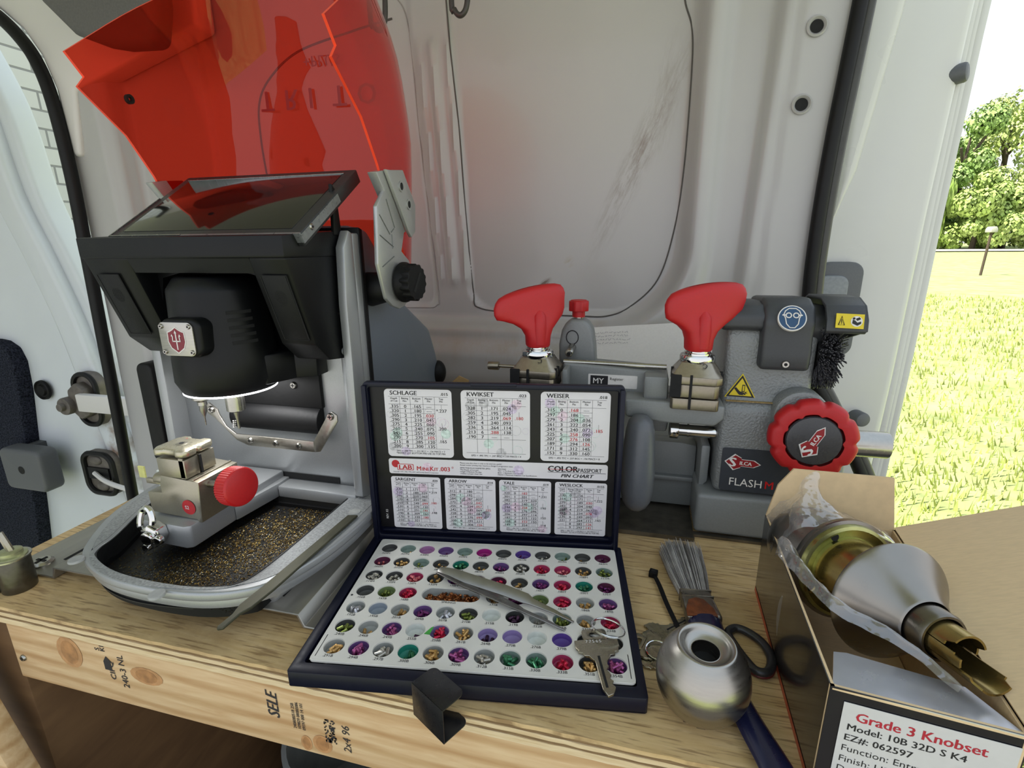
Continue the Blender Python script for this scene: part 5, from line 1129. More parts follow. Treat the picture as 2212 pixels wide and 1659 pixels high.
lo = lid.obj('lid', kit)
b = MB().at(LT).m(pm('chart_black', '111012', .3, spec=.3, bump=.15, scale=60, var=.35, dist=.0006)); b.prism(rrect(-.0035, PW - .0025, LZ0 + .0125, LZ1 - .0045, .002), 'z', -.0005, .0004); b.m(PAPER).text('REV. 03', .0035, (.0055, .036, .0006), (0, 1, 0), (-1, 0, 0)); b.obj('chart_sheet', lo)
CARD = pm('chart_card', 'd4d1d2', .22, scale=45, var=.03, bump=.1, dist=.0004)
MK = [pm('mark_' + n, c, .25, scale=300, var=.25) for n, c in (('violet', 'c8bbce'), ('grey', 'bcbabb'), ('green', 'c1d1c9'), ('rose', 'd5c0ca'))]
def chart(title, num, u0, u1, z0, z1, cols, top, foot, fs, red=()):
    b = MB().at(LT).m(CARD).prism(rrect(u0, u1, z0, z1, .0042 if fs > .0036 else .0026), 'z', .0003, .0008)
    W_, H_ = u1 - u0, z1 - z0; rs = random.Random(title)
    for k in range(11):                                                    # ring shaped pin tray prints
        mx, mz = u0 + W_ * rs.uniform(.06, .94), z0 + H_ * rs.uniform(.08, .85); m_ = rs.choice(MK)
        r_ = min(.0052, mx - u0 - .001, u1 - mx - .001, mz - z0 - .001, z1 - mz - .001)
        if r_ < .002: continue
        if k < 6: b.m(m_).lathe([(0, .00085), (r_, .00085)], (mx, mz, 0), (0, 0, 1), 24)
        b.m(m_).lathe([(r_ * .93, .00088), (r_, .00088)], (mx, mz, 0), (0, 0, 1), 24)
    b.m(INK); Z = .00095; X = (1, 0, 0); Y = (0, 1, 0)
    th = fs * 1.55; b.text(title, th, (u0 + W_ * .085, z1 - th * .98, Z), X, Y, bold=.03, sx=1.05); b.text(num, fs * 1.05, (u1 - W_ * .05, z1 - th * 1.0, Z), X, Y, 'RIGHT', bold=.03, sx=1.1)
    n = len(cols[0].split('|')); zt = z1 - th * 1.25; hh = fs * 2.0; zb = z0 + fs * (2.3 if foot.count('\n') else 1.6); nr = max(n, 10 if fs > .0035 else n); rh = (zt - hh - zb) / nr
    xs = [u0 + W_ * q for q in (.06, .225, .385, .575, .745, .94)]
    b.box(xs[0], xs[5], zt - .0001, zt + .0001, .0008, Z)
    for q in xs[1:5]: b.box(q - .0001, q + .0001, zb, zt, .0008, Z)
    for k in range(nr + 1):
        if k in (0, nr) or k <= n: zz = zt - hh - rh * k; b.box(xs[0], xs[4] if 0 < k < n else xs[5], zz - .0001, zz + .0001, .0008, Z)
    for j, hd in enumerate(('Depth\nof Cut', 'Bitting\nNo.', 'Bottom\nPin', 'Master\nPin', 'Top\nPin')): b.text(hd, fs * .70, ((xs[j] + xs[j+1]) / 2, zt - fs * .72, Z), X, Y, 'CENTER', bold=.02, line=.95)
    for j, col in enumerate(cols):
        for k, s in enumerate(col.split('|')):
            if not s: continue
            b.m(REDINK if s in red else INK); b.text(s, fs * 1.18, ((xs[j] + xs[j+1]) / 2, zt - hh - rh * (k + .84), Z), X, Y, 'CENTER', bold=.02, sx=1.12)
    b.m(INK); tx = (xs[4] + xs[5]) / 2
    for s, fr in top: b.m(REDINK if s in red else INK); b.text(s, fs * 1.15, (tx, zt - hh - rh * nr * fr, Z), X, Y, 'CENTER', bold=.015, sx=1.1); b.m(INK); b.box(tx - .0001, tx + .0001, zt - hh - rh * nr * (fr - .05), zt - hh - rh * nr * max(0, fr - .16), .0008, Z)
    b.text(foot, fs * .66, (u0 + W_ * .5, zb - fs * .95, Z), X, Y, 'CENTER', bold=.015, line=.95)
    return b.obj('pin_chart', lo)
zA0, zA1 = .1090, .1815
chart('SCHLAGE', '.015', .0110, .0798, zA0, zA1, ('.335|.320|.305|.290|.275|.260|.245|.230|.215|.200', '0|1|2|3|4|5|6|7|8|9', '.165|.180|.195|.210|.225|.240|.255|.270|.285|.300', '—|—|.030|.045|.060|.075|.090|.105|.120|.135'), (('*.237', .17), ('.200', .57), ('.165', .86)), 'EPD = .500 TFC = .231 BCC = .156 MACS = 7\n*INVERT .237 BOTTOM PIN USE AS TOP PIN', .0040, ('.030', '.105'))
chart('KWIKSET', '.023', .0890, .1577, zA0, zA1, ('.328|.305|.282|.259|.236|.213|.190', '1|2|3|4|5|6|7', '.171|.195|.219|.240|.264|.288|—', '.024|.045|.069|.093|.114|.138|—'), (('.180', .28),), 'EPD = .495 TFC = .247 BCC = .150 MACS = 4', .0040, ('.069', '.180', '.288'))
chart('WEISER', '.018', .1682, .2355, zA0, zA1, ('.315|.297|.279|.261|.243|.225|.207|.189|.171|.153', '0|1|2|3|4|5|6|7|8|9', '.168|.186|.204|.222|.240|.258|.276|.294|.312|.330', '—|—|.036|.054|.072|.090|.108|.126|.145|.160'), (('.185', .50),), 'EPD = .493 TFC = .237 BCC = .156 MACS = 8', .0040, ('.168', '.258', '.276', '.126', '.185'))
zB0, zB1 = .0262, .0862
chart('SARGENT', '.020', .0115, .0640, zB0, zB1, ('.330|.310|.290|.270|.250|.230|.210|.190|.170|.150', '1|2|3|4|5|6|7|8|9|0', '.171|.189|.210|.231|.249|.270|.291|.309|.330|.351', '—|.039|.060|.081|.099|.120|.141|.160|.180|—'), (('*.219', .16), ('.180', .46), ('.148', .74)), 'EPD = .496 TFC = .216 BCC = .156 MACS = 7\n*INVERT .219 BOTTOM PIN USE AS TOP PIN', .0031, ('.180', '.141', '.099'))
chart('ARROW', '.014', .0686, .1220, zB0, zB1, ('.312|.298|.284|.270|.256|.242|.228|.214|.200|.186', '0|1|2|3|4|5|6|7|8|9', '.180|.192|.207|.222|.234|.249|.261|.276|.291|.306', '—|—|.027|.042|.057|.069|.084|.099|.111|.126'), (('.155', .57),), 'EPD = .491 TFC = .265 BCC = .155 MACS = 7', .0031, ('.042', '.057', '.099', '.126', '.155'))
chart('YALE', '.019', .1259, .1793, zB0, zB1, ('.320|.301|.282|.263|.244|.225|.206|.187|.168|.149', '0|1|2|3|4|5|6|7|8|9', '.183|.201|.219|.240|.258|.276|.297|.315|.333|.354', '—|—|.039|.057|.075|.096|.114|.132|.150|—'), (('*.231', .16), ('.190', .48), ('.150', .76), ('.114', .97)), 'EPD = .496 TFC = .200 BCC = .165 MACS = 7\n*INVERT .231 BOTTOM PIN USE AS TOP PIN', .0031, ('.183', '.258', '.333'))
chart('WESLOCK', '.0155', .1833, .2356, zB0, zB1, ('.330|.314|.299|.283|.268|.252|.236|.221|—|—', '0|1|2|3|4|5|6|7|8|9', '.156|.171|.189|.204|.219|.234|.249|.264|.282|.297', '—|—|.030|.048|.063|.078|.093|.111|.126|.141'), (('*.222', .22), ('.165', .76)), 'EPD = .496 TFC = .220 BCC = .156 MACS = 7\n*INVERT .222 BOTTOM PIN USE AS TOP PIN', .0031, ('.030', '.078', '.126', '.141'))
b = MB().at(LT).m(CARD).prism(rrect(.0105, .2355, .0895, .1065, .0025), 'z', .0003, .0008); X, Y = (1, 0, 0), (0, 1, 0)
b.at(LT @ Matrix.Translation((.0012, .0066, 0)))
b.m(MK[3]).lathe([(0, .00085), (.0052, .00085)], (.050, .091, 0), (0, 0, 1), 24); b.m(MK[0]).lathe([(0, .00085), (.0055, .00085)], (.145, .091, 0), (0, 0, 1), 24)
b.m(REDINK).lathe([(0, .00088), (.0042, .00088)], (.0165, .0940, 0), (0, 0, 1), 24); b.prism(rrect(.0180, .0355, .0870, .0940, .001), 'z', .0008, .00092); b.m(CARD).prism(rrect(.0187, .0348, .0876, .0934, .0008), 'z', .0008, .00096)
b.m(REDINK).text('LAB', .0072, (.0195, .0880, .0011), X, Y, bold=.045, sx=1.15); b.text('M', .0068, (.0385, .0872, .001), X, Y, bold=.03); b.text('INI', .0052, (.0445, .0872, .001), X, Y, bold=.03); b.text('K', .0068, (.0525, .0872, .001), X, Y, bold=.03); b.text('IT', .0052, (.0572, .0872, .001), X, Y, bold=.03); b.text('.003', .0068, (.0625, .0872, .001), X, Y, bold=.03); b.text('©', .003, (.0755, .0905, .001), X, Y)
b.m(INK).text('Copyright 1979, 1986, 1994, 2001 LAB Security Systems Corporation', .0017, (.0135, .0845, .001), X, Y)
b.text('Please note this chart is only to be used as a guide!\nActual master pinning may require a change in progression sizes.', .0021, (.0845, .0965, .001), X, Y, line=1.1)
b.text('EFFECTIVE PLUG DIAMETER (EPD)\nThe Depth of Cut and\nLength of Bottom Pin that\ncreates a proper shear line', .0021, (.0845, .0910, .001), X, Y, line=1.0, bold=.01); b.text('SPACING\nTFC   = To First Cut\nBCC  = Between Cut Centers\nMACS = Maximum Adjacent Cut Specifications', .0021, (.1235, .0910, .001), X, Y, line=1.0)
b.text('COLOR', .0088, (.1745, .0912, .0011), X, Y, bold=.05, sx=1.0); b.text('PASSPORT', .0060, (.2045, .0912, .0011), X, Y, bold=.02, sx=.86); b.text('PIN CHART', .0052, (.1875, .0852, .0011), X, Y, bold=.04, shear=.3, sx=1.2); b.box(.1745, .2325, .0902, .0905, .0008, .0011); b.m(REDINK).box(.1745, .203, .0936, .0940, .0011, .00118)
b.obj('title_strip', lo)
# ================================================================ LOOSE THINGS ON THE BENCH
# flat file lying on the base ring
b = MB().m(pm('old_file', '4b4a3b', .5, metal=.6, bump=.25, scale=160, var=.25, stretch=(1, .3, 1), dist=.0005))
b.prism([(-.2865, .149), (-.2760, .1515), (-.2800, .0300), (-.2825, .0060), (-.2860, -.0020), (-.2868, -.0180), (-.2905, -.0200), (-.2925, -.0175), (-.2915, -.004), (-.2940, .0060), (-.2922, .0300)], 'z', .0468, .0492, .0006, 1, 30)
tag(b.obj('flat_file'), 'long worn steel file lying across the right rim of the cutter base', 'file')
# pin tumbler lock body with hex shaft, far left
lk = thing('lock_cylinder', 'small dark metal lock body with a hex shaft at the left bench edge', 'lock', (-.572, .024, 0))
DM = pm('gunmetal', '5f5c52', .38, metal=.9, bump=.08, scale=200, var=.12)
b = MB().m(DM).cyl((-.5755, .026, 0), (-.5755, .026, .034), .0135, bev=.001); b.prism([(-.612, .004), (-.584, .012), (-.581, .036), (-.606, .038)], 'z', .0, .031, .002); b.obj('body', lk)
b = MB().m(pm('zinc_green', 'a9ab86', .35, metal=.7, scale=200)).lathe([(0, .0345), (.0125, .0345), (.0125, .0365), (.0095, .037), (.0095, .0405), (.008, .0415), (0, .0415)], (-.5755, .026, 0), (0, 0, 1), 30); b.m(STEEL).lathe([(.0125, .034), (.0150, .034), (.0150, .0355), (.0125, .0355)], (-.5755, .026, 0), (0, 0, 1), 30); b.obj('cap', lk)
b = MB().m(NICKEL).cyl((-.5735, .026, .040), (-.5800, .025, .0600), .0030, .0026, seg=6, bev=.0004); b.obj('shaft', lk)
# black folded clip by the kit's front edge
b = MB().m(pm('black_enamel', '18181a', .3, bump=.06, scale=300, var=.05))
T = frame((-.1215, -.0060, .0), (.0300, -.0165, 0), (.0165, .0300, 0)); b.at(T); w = .0009
b.box(-.0175, .0165, -.0120, -.0120 + w, -.0035, .0245, .0003); b.prism(rrect(-.0175, .0165, -.0120, .0085, (.0002, .0002, .005, .005)), 'z', .0236, .0245, .0003); b.prism(rrect(-.0175, .0165, -.0120, .0105, (.0002, .0002, .005, .005)), 'z', -.0035, -.0026, .0003)
b.at(Matrix()); b.prism([(-.156, .012), (-.145, .004), (-.138, .010), (-.150, .02)], 'z', .0001, .0010)
tag(b.obj('sheet_metal_clip'), 'black folded sheet metal clip hooked at the front of the pin kit', 'clip')
# tweezers
tw = thing('tweezers', 'steel tweezers lying open across the white cup tray', 'tweezers', KT @ Vector((.13, .085, PZ)))
def strip(P, th, mat, nm):
    b = MB().at(KT).m(mat); n = len(P); vs = []
    for (u, v, z, wd, nx, ny, tl) in P:
        d = Vector((nx, ny, 0)).normalized()
        for s, q in ((-1, 0), (1, 0), (1, th), (-1, th)): vs.append((u + d.x * wd * s, v + d.y * wd * s, z + q + s * wd * tl))
    fs = [(i*4+k, i*4+(k+1) % 4, i*4+4+(k+1) % 4, i*4+4+k) for i in range(n - 1) for k in range(4)] + [(0, 1, 2, 3), tuple((n-1)*4+k for k in range(4))]
    b.mesh(vs, fs, .0003, 1, 40); return b.obj(nm, tw)
nx, ny = .55, .84; TWM = pm('tweezer_steel', '8f8d8a', .3, metal=.95, bump=.1, scale=60, var=.1, dist=.0004)
strip([(.0745, .1085, .0195, .0035, nx, ny, -.3), (.085, .1035, .0195, .0055, nx, ny, -.3), (.105, .0915, .0193, .0060, nx, ny, -.3), (.135, .0770, .0188, .0055, nx, ny, -.3), (.153, .0672, .0182, .0045, nx, ny, -.3), (.158, .0640, .0182, .0030, nx, ny, -.3), (.178, .0545, .0174, .0022, nx, ny, -.2), (.1945, .0455, .0166, .0010, nx, ny, 0)], .0012, TWM, 'arm')
strip([(.0745, .1090, .0208, .0035, nx, ny, .5), (.090, .1045, .0212, .0045, nx, ny, .5), (.110, .0960, .0215, .0045, nx, ny, .5), (.140, .0850, .0212, .0045, nx, ny, .5), (.160, .0765, .0205, .0042, nx, ny, .5), (.166, .0730, .0200, .0028, nx, ny, .4), (.186, .0640, .0185, .0020, nx, ny, .2), (.2015, .0555, .0166, .0010, nx, ny, 0)], .0012, TWM, 'arm')
# keys
def key(name, label, M, mat, style=0, text=None, group=None):
    r = bpy.data.objects.new(name, None); COL.objects.link(r); r.matrix_world = M; r.empty_display_size = .01; tag(r, label, 'key', group)
    ol = [(-.0165, .004), (-.0165, -.0035), (-.0150, -.0055), (-.0152, -.0075), (-.0120, -.0085), (-.0115, -.0110), (-.0080, -.0115), (-.0060, -.0150), (-.0045, -.0165)]
    rt = [(.0045, -.0165), (.0060, -.0150), (.0080, -.0115), (.0115, -.0110), (.0120, -.0085), (.0152, -.0075), (.0150, -.0055), (.0165, -.0035), (.0165, .004), (.0090, .0085), (.0070, .0140), (-.0070, .0140), (-.0090, .0085)]
    bl = [(-.0045, -.0405), (-.0020, -.0465), (.0020, -.0450), (.0042, -.0415)]
    cuts = [(.0048, -.0395), (.0030, -.0370), (.0046, -.0345), (.0024, -.0320), (.0042, -.0295), (.0034, -.0270), (.0020, -.0245), (.0044, -.0220), (.0036, -.0195)]
    b = MB().m(mat); 
    b.prism(ol[1:] + bl + cuts + rt[:-4] + [(.0165, .004)] + [(.0090, .0045), (-.0090, .0045), (-.0165, .004)], 'z', 0, .0021, .0003, 1, 40)
    b.ring(rrect(-.0095, .0095, .0035, .0150, .003, 4), rrect(-.0042, .0042, .0068, .0115, .002, 4), 0, .0021, .0002)
    b.m(DARK)
    for x in (-.0012,): b.box(x - .0009, x + .0009, -.040, -.0120, .0019, .0022)
    b.m(mat)
    for k in range(5): b.box(-.0135, .0135, -.0008 - k * .0017, -.0003 - k * .0017, .0019, .0023)
    o = b.obj('blade_and_bow', r)
    if text: b = MB().m(PAPER).text(text, .0042, (-.0085, .0006, .0024), (1, 0, 0), (0, 1, 0), space=1.25); b.obj('stamped_number', r)
    o.parent = r; o.matrix_parent_inverse = Matrix()
    for ch in r.children: ch.matrix_parent_inverse = Matrix()
    return r
KM = pm('key_nickel', '9c9584', .26, metal=.92, bump=.06, scale=200, var=.06)
kd_ = (Vector((.2262, -.0171, 0)) - Vector((.2165, .0465, 0))).normalized(); kv = -kd_; kx_ = Vector((kv.y, -kv.x, 0))
kc = Vector((.2190, .0325, .0162))
key('key', 'silver house key with number 77565 lying on the front right of the cup tray', KT @ Matrix(((kx_.x, kv.x, 0, kc.x), (kx_.y, kv.y, 0, kc.y), (0, 0, 1, kc.z), (0, 0, 0, 1))) @ Matrix.Scale(1.03, 4), KM, text='77565')
b = MB().at(KT).m(CHROME)
rc_ = Vector((.2290, .0475, .0205)); tl = Matrix.Translation(rc_) @ Matrix.Rotation(.16, 4, 'Y') @ Matrix.Rotation(-.2, 4, 'X')
b.tube([tl @ Vector((.0132 * math.cos(k * .131), .0132 * math.sin(k * .131), .0004 * math.sin(k * .06))) for k in range(96)], .00062, 8)
tag(b.obj('key_ring'), 'thin steel split ring through the loose key on the cup tray', 'key ring')
BM = pm('key_brass_nickel', 'aaa28a', .28, metal=.92, bump=.08, scale=200, var=.12)
def kpos(x, y, z, a, tilt=0, s=.88): return Matrix.Translation((x, y, z)) @ Matrix.Rotation(a, 4, 'Z') @ Matrix.Rotation(tilt, 4, 'X') @ Matrix.Scale(s, 4)
key('key', 'brass key at the bottom of the bunch left of the brushed door knob', kpos(.0225, .0830, .0003, 1.05), BM, group='keys beside the door knob')
key('key', 'brass key on top of the bunch between pin kit and door knob', kpos(.0195, .0900, .0028, 1.25), BM, group='keys beside the door knob', text='')
key('key', 'worn key slanting behind the bunch toward the paint brush', kpos(.0275, .1080, .0004, 2.35, 0, .8), BM, group='keys beside the door knob')
b = MB().m(CHROME).tube([(.0270 + .0095 * math.cos(k * .21), .0840 + .0095 * math.sin(k * .21), .0062 + .0006 * math.sin(k * .21)) for k in range(30)], .0008, 8, closed=True)
tag(b.obj('key_ring'), 'steel ring holding the bunch of keys left of the door knob', 'key ring')
# cable tie
ct = thing('cable_tie', 'black cable tie with square head lying beside the paint brush', 'cable tie', (.03, .16, 0))
b = MB().m(MATTE); b.tube(spline([(.0250, .1870, .0035), (.0300, .1700, .0040), (.0360, .1450, .0038), (.0455, .1150, .0022)], 6), .0022, 8, flat=.5); b.obj('strap', ct)
b = MB().m(MATTE).at(Matrix.Translation((.0245, .1885, 0)) @ Matrix.Rotation(-.25, 4, 'Z')).box(-.0040, .0040, -.0035, .0035, .0003, .0070, .0008); b.m(DARK).box(-.002, .002, -.002, .002, .0069, .0072); b.at(Matrix()).obj('head', ct)
# paint brush
pb_ = thing('paint_brush', 'worn flat paint brush with grey bristles and a navy handle', 'paint brush', (.065, .13, 0))
A = Vector((.0500, .2420, .008)); F1 = Vector((.0610, .1560, .0078)); F2 = Vector((.0660, .1235, .0078)); d = (F2 - F1).normalized(); s_ = Vector((-d.y, d.x, 0)) * -1
rb = random.Random(6); BMs = [pm('bristle_%d' % i, c, .6, scale=100, var=.2) for i, c in enumerate(('98938f', 'b5b1ad', '6a6461', 'cac7c2'))]
b = MB()
for i in range(900):
    w = rb.uniform(-1, 1); h = rb.uniform(-1, 1); p0 = F1 + s_ * w * .0120 + Vector((0, 0, h * .0040)) + d * .002
    L_ = rb.uniform(.86, 1.02) - .10 * w * w; e = F1 + (A - F1) * L_ + s_ * (w * .0205 + rb.gauss(0, .0007)) + Vector((0, 0, h * .0065 + rb.gauss(0, .0006))); e.z = max(e.z, .0008)
    m = p0.lerp(e, .5) + s_ * w * .0012 + Vector((0, 0, .0006 * h)); b.m(rb.choice(BMs)); b.tube([p0, m, e], [.00032, .0003, .00018], 3)
b.obj('bristles', pb_)
FT = Matrix(((s_.x, -d.x, 0, F1.x), (s_.y, -d.y, 0, F1.y), (0, 0, 1, F1.z), (0, 0, 0, 1)))
b = MB().m(pm('ferrule', '8c857a', .3, metal=.9, bump=.2, scale=150, var=.15)).at(FT); l_ = (F2 - F1).length
b.prism([(-.0138, .0035), (-.0135, -.004), (-.0150, -l_), (.0150, -l_), (.0135, -.004), (.0138, .0035)], 'z', -.0058, .0058, .003, 3)
for yy in (.0030, -.0055): b.prism([(-.0142, yy), (-.0142, yy - .0014), (.0142, yy - .0014), (.0142, yy)], 'z', -.0064, .0064, .0006)
b.m(pm('rust_paint', '6e3a1c', .35, bump=.6, scale=180, var=.35, dist=.001)).prism([(-.0040, -.011), (.0020, -.0085), (.0095, -.012), (.0145, -.025), (.0150, -l_ + .0005), (-.0105, -l_ + .0005), (-.0095, -.022)], 'z', .0050, .0066, .0005); b.obj('ferrule', pb_)
b = MB().m(pm('navy_handle', '171a3a', .3, scale=100, var=.05, coat=.3))
H = spline([F2 - d * .002, (.0700, .100, .0075), (.0775, .062, .0072), (.0850, .032, .0078), (.0940, .004, .0085), (.1010, -.022, .0085), (.106, -.045, .0080)], 5)
b.tube(H, [.0140, .0140, .0138, .0132, .0120, .0110] + [.0100 - .0004 * k for k in range(5)] + [.0085 + .0002 * k for k in range(20)][:len(H) - 11], 14, flat=.55); b.obj('handle', pb_)
# scissors: only the finger loop shows past the knob
sc_ = thing('scissors', 'scissors with a dark and red oval finger loop right of the door knob', 'scissors', (.1, .1, 0))
LP = spline([(.0830, .1180, .004), (.0905, .1270, .004), (.1010, .1240, .004), (.1110, .1130, .004), (.1145, .0960, .004), (.1090, .0805, .004), (.0995, .0790, .004), (.0925, .0900, .004), (.0865, .1050, .004)], 6, True)
LP = [Vector((.1 + (p.x - .1) * .92 - .0005, .1 + (p.y - .1) * .92 + .002, .0045)) for p in LP]
b = MB().m(pm('scissor_black', '2b2a2b', .35, scale=200)).tube(LP, .0036, 12, True, .9); b.obj('finger_loop', sc_)
b = MB().m(pm('scissor_red', '5c171b', .45, scale=200)).tube([Vector((.1 + (p.x - .1) * 1.05, .1 + (p.y - .1) * 1.04, .0028)) for p in LP], .0030, 10, True, .7); b.obj('loop_insert', sc_)
b = MB().m(BRUSH).prism([(.0820, .116), (.0860, .110), (.064, .085), (.046, .068), (.044, .071), (.060, .090)], 'z', .0005, .0030, .0004); b.obj('blade', sc_)
# loose door knob
kn = thing('door_knob', 'loose brushed steel door knob standing in front of the brush and scissors', 'door knob', (.0545, .044, 0))
KB = pm('knob_steel', 'a8a49d', .30, metal=1.0, bump=.12, scale=55, var=.06, stretch=(1, 1, 9), dist=.0003); KB.node_tree.nodes['Principled BSDF'].inputs['Anisotropic'].default_value = .75
tg = KB.node_tree.nodes.new('ShaderNodeTangent'); tg.direction_type = 'RADIAL'; tg.axis = 'Z'; KB.node_tree.links.new(tg.outputs[0], KB.node_tree.nodes['Principled BSDF'].inputs['Tangent'])
b = MB().m(KB); KA = Matrix.Translation((.0545, .0445, .0010)) @ Matrix.Rotation(math.radians(4), 4, 'X'); b.at(KA)
pr_ = [(0, .001), (.0150, .001), (.0200, .0035), (.0262, .0100), (.0302, .0190), (.0314, .0270), (.0306, .0355), (.0280, .0435), (.0240, .0505), (.0208, .0545), (.0192, .0562), (.0178, .0563), (.0165, .0552), (.0145, .0525), (.0115, .0505), (.0096, .0500), (.0090, .0490), (.0090, .036)]
b.lathe([(p.x, p.y) for p in spline([(r, z, 0) for r, z in pr_], 4)], seg=72); b.at(Matrix()).obj('shell', kn, ang=50)
b = MB().m(DARK).at(KA).cyl((0, 0, .034), (0, 0, .040), .0091); b.at(Matrix()).obj('bore', kn)
b = MB().m(STEEL).at(KA)
for a in (4.1, 4.7, 5.2): b.box(.0150 * math.cos(a) - .003, .0150 * math.cos(a) + .003, .0150 * math.sin(a) - .004, .0150 * math.sin(a) + .001, -.0008, .0022, .0005)
b.at(Matrix()).obj('base_tabs', kn)
# ---- carton
KR = pm('kraft', 'd9be94', .8, bump=.12, scale=120, var=.06, stretch=(1, 5, 1), dist=.0005)
GLB = pm('gloss_black_print', '17161a', .16, bump=.1, scale=40, var=.1, coat=.5); GLD = pm('gloss_brown_print', '2a2522', .2, bump=.1, scale=30, var=.15, coat=.4); ORG = pm('orange_print', 'b5472c', .35, scale=100)
cb = thing('carton', 'open cardboard lock carton with black printed front and a white label', 'carton', (.16, .09, 0))
BL, BR_, FL, FR = Vector((.1180, .1900, 0)), Vector((.2200, .1885, 0)), Vector((.1135, -.0030, 0)), Vector((.2000, -.0135, 0)); HT = .080
def panel(P, n, t_, m_out, m_in):
    """sheet of board: P outer corners, n inward normal"""
    b = MB(); n = Vector(n).normalized(); k = len(P)
    q = [Vector(p) for p in P]
    b.m(m_out).mesh(q + [p + n * (t_ * .3) for p in q], [tuple(range(k)), tuple(range(k, 2*k))] + [(i, (i+1) % k, k + (i+1) % k, k + i) for i in range(k)])
    b.m(m_in).mesh([p + n * (t_ * .3) for p in q] + [p + n * t_ for p in q], [tuple(range(k)), tuple(range(k, 2*k))] + [(i, (i+1) % k, k + (i+1) % k, k + i) for i in range(k)]); return b
up = Vector((0, 0, HT))
b = panel([FL, BL, BL + up, FL + up], (1, 0, 0), .0022, GLD, KR); b.m(ORG).mesh([FL + Vector((-.0003, 0, .0002)), BL + Vector((-.0003, 0, .0002)), BL + Vector((-.0003, 0, .005)), FL + Vector((-.0003, 0, .005))], [(0, 1, 2, 3)])
b.m(pm('print_grey', '77716b', .25, scale=100)).mesh([Vector((.1163 - .0003, .10 + .012 * math.cos(k * .3), .040 + .020 * math.sin(k * .3))) for k in range(21)], [tuple(range(21))]); b.m(PAPER).text('PREMIUM' if False else '', .01, (0, 0, 0)) if False else None
b.obj('side_panel', cb)
panel([BR_, FR, FR + up, BR_ + up], (-1, 0, 0), .0022, GLD, KR).obj('side_panel', cb)
panel([BL, BR_, BR_ + up, BL + up], (0, -1, 0), .0022, GLD, KR).obj('back_panel', cb)
panel([FR, FL, FL + up, FR + up], (0, 1, 0), .0022, GLB, KR).obj('front_panel', cb)
panel([FL + Vector((.003, .003, .001)), FR + Vector((-.003, .003, .001)), BR_ + Vector((-.003, -.003, .001)), BL + Vector((.003, -.003, .001))], (0, 0, 1), .002, KR, KR).obj('bottom_panel', cb)
panel([BL + up + Vector((.0005, .0005, 0)), BR_ + up + Vector((-.001, .0005, 0)), Vector((.2135, .1935, .1262)), Vector((.1365, .1940, .1262)), Vector((.1255, .1930, .110))], (0, -1, .05), .0022, KR, KR).obj('back_flap', cb)
panel([FR + up, BR_ + up, Vector((.330, .1905, .1200)), Vector((.312, -.020, .1180))], (-.35, 0, .93), .0022, GLD, KR).obj('side_flap', cb)
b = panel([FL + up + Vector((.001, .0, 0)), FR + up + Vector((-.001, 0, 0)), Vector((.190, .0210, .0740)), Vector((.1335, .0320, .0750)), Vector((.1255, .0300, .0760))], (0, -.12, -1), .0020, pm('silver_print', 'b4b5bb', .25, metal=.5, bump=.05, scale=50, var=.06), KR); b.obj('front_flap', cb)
panel([BL + up + Vector((.0005, 0, -.001)), FL + up + Vector((.0005, .01, -.001)), Vector((.1225, .03, .0600)), Vector((.1275, .16, .0570))], (1, 0, .2), .0016, KR, KR).obj('inner_flap', cb)
fd = (FR - FL).normalized(); fn = Vector((fd.y, -fd.x, 0)); fo = FL + fn * .0004
b = MB().m(pm('label_paper', 'cdcbc9', .5, scale=200, var=.02)).at(frame(fo, fd, (0, 0, 1))); b.prism([(.0075, .005), (.0850, .005), (.0850, .0725), (.0075, .0725)], 'z', 0, .0003)
b.m(pm('label_red', 'b01f33', .5, scale=200)).text('Grade 3 Knobset', .0088, (.0140, .0615, .0004), (1, 0, 0), (0, 1, 0), bold=.035, sx=.95)
b.m(INK); b.text('Model: 10B 32D S K4', .0062, (.0108, .0545, .0004), (1, 0, 0), (0, 1, 0), bold=.025); b.text('EZ#: 062597', .0062, (.0104, .0472, .0004), (1, 0, 0), (0, 1, 0), bold=.025); b.text('Function: Entrance Lock', .0062, (.0100, .0395, .0004), (1, 0, 0), (0, 1, 0)); b.text('Finish: US32D', .0062, (.0098, .0318, .0004), (1, 0, 0), (0, 1, 0)); b.text('Des', .0062, (.0096, .0245, .0004), (1, 0, 0), (0, 1, 0))
b.at(Matrix()).obj('label', cb)
# ---- lockset lying in the carton
P0, P1 = Vector((.1511, .1522, .0720)), Vector((.1950, .0114, .0935)); ax = (P1 - P0).normalized(); LSC = 1.17
ls = thing('lockset', 'brushed steel and gold entrance lockset lying in the open carton', 'lockset', P0)
def al(prof, mat, nm, seg=48, n=3): 
    b = MB().m(mat); prof = [(r * LSC, h * LSC) for r, h in prof]; b.lathe([(p.x, p.y) for p in spline([(r, h, 0) for r, h in prof], n)] if n else prof, P0, ax, seg); return b.obj(nm, ls, ang=50)
GOLD = pm('gold_chromate', 'a5905a', .26, metal=.95, bump=.05, scale=60, var=.18); GOLD2 = pm('green_chromate', 'a6a56e', .26, metal=.95, bump=.06, scale=40, var=.3)
LS = pm('lockset_steel', '928d86', .3, metal=1.0, bump=.1, scale=45, var=.06, stretch=(1, 1, 1), dist=.0002)
al([(0, -.031), (.014, -.030), (.0225, -.025), (.0272, -.014), (.0280, -.004), (.0262, .010), (.0248, .024)], LS, 'inner_knob')
al([(.020, .022), (.0325, .0225), (.0338, .0240), (.0338, .0280), (.0315, .0285)], LS, 'rose', 48, 0)
al([(.0318, .0280), (.0310, .0315), (.0290, .0322), (.0260, .0302), (.0235, .0300), (.0230, .0320), (.0200, .0322)], GOLD2, 'mounting_plate', 48, 0)
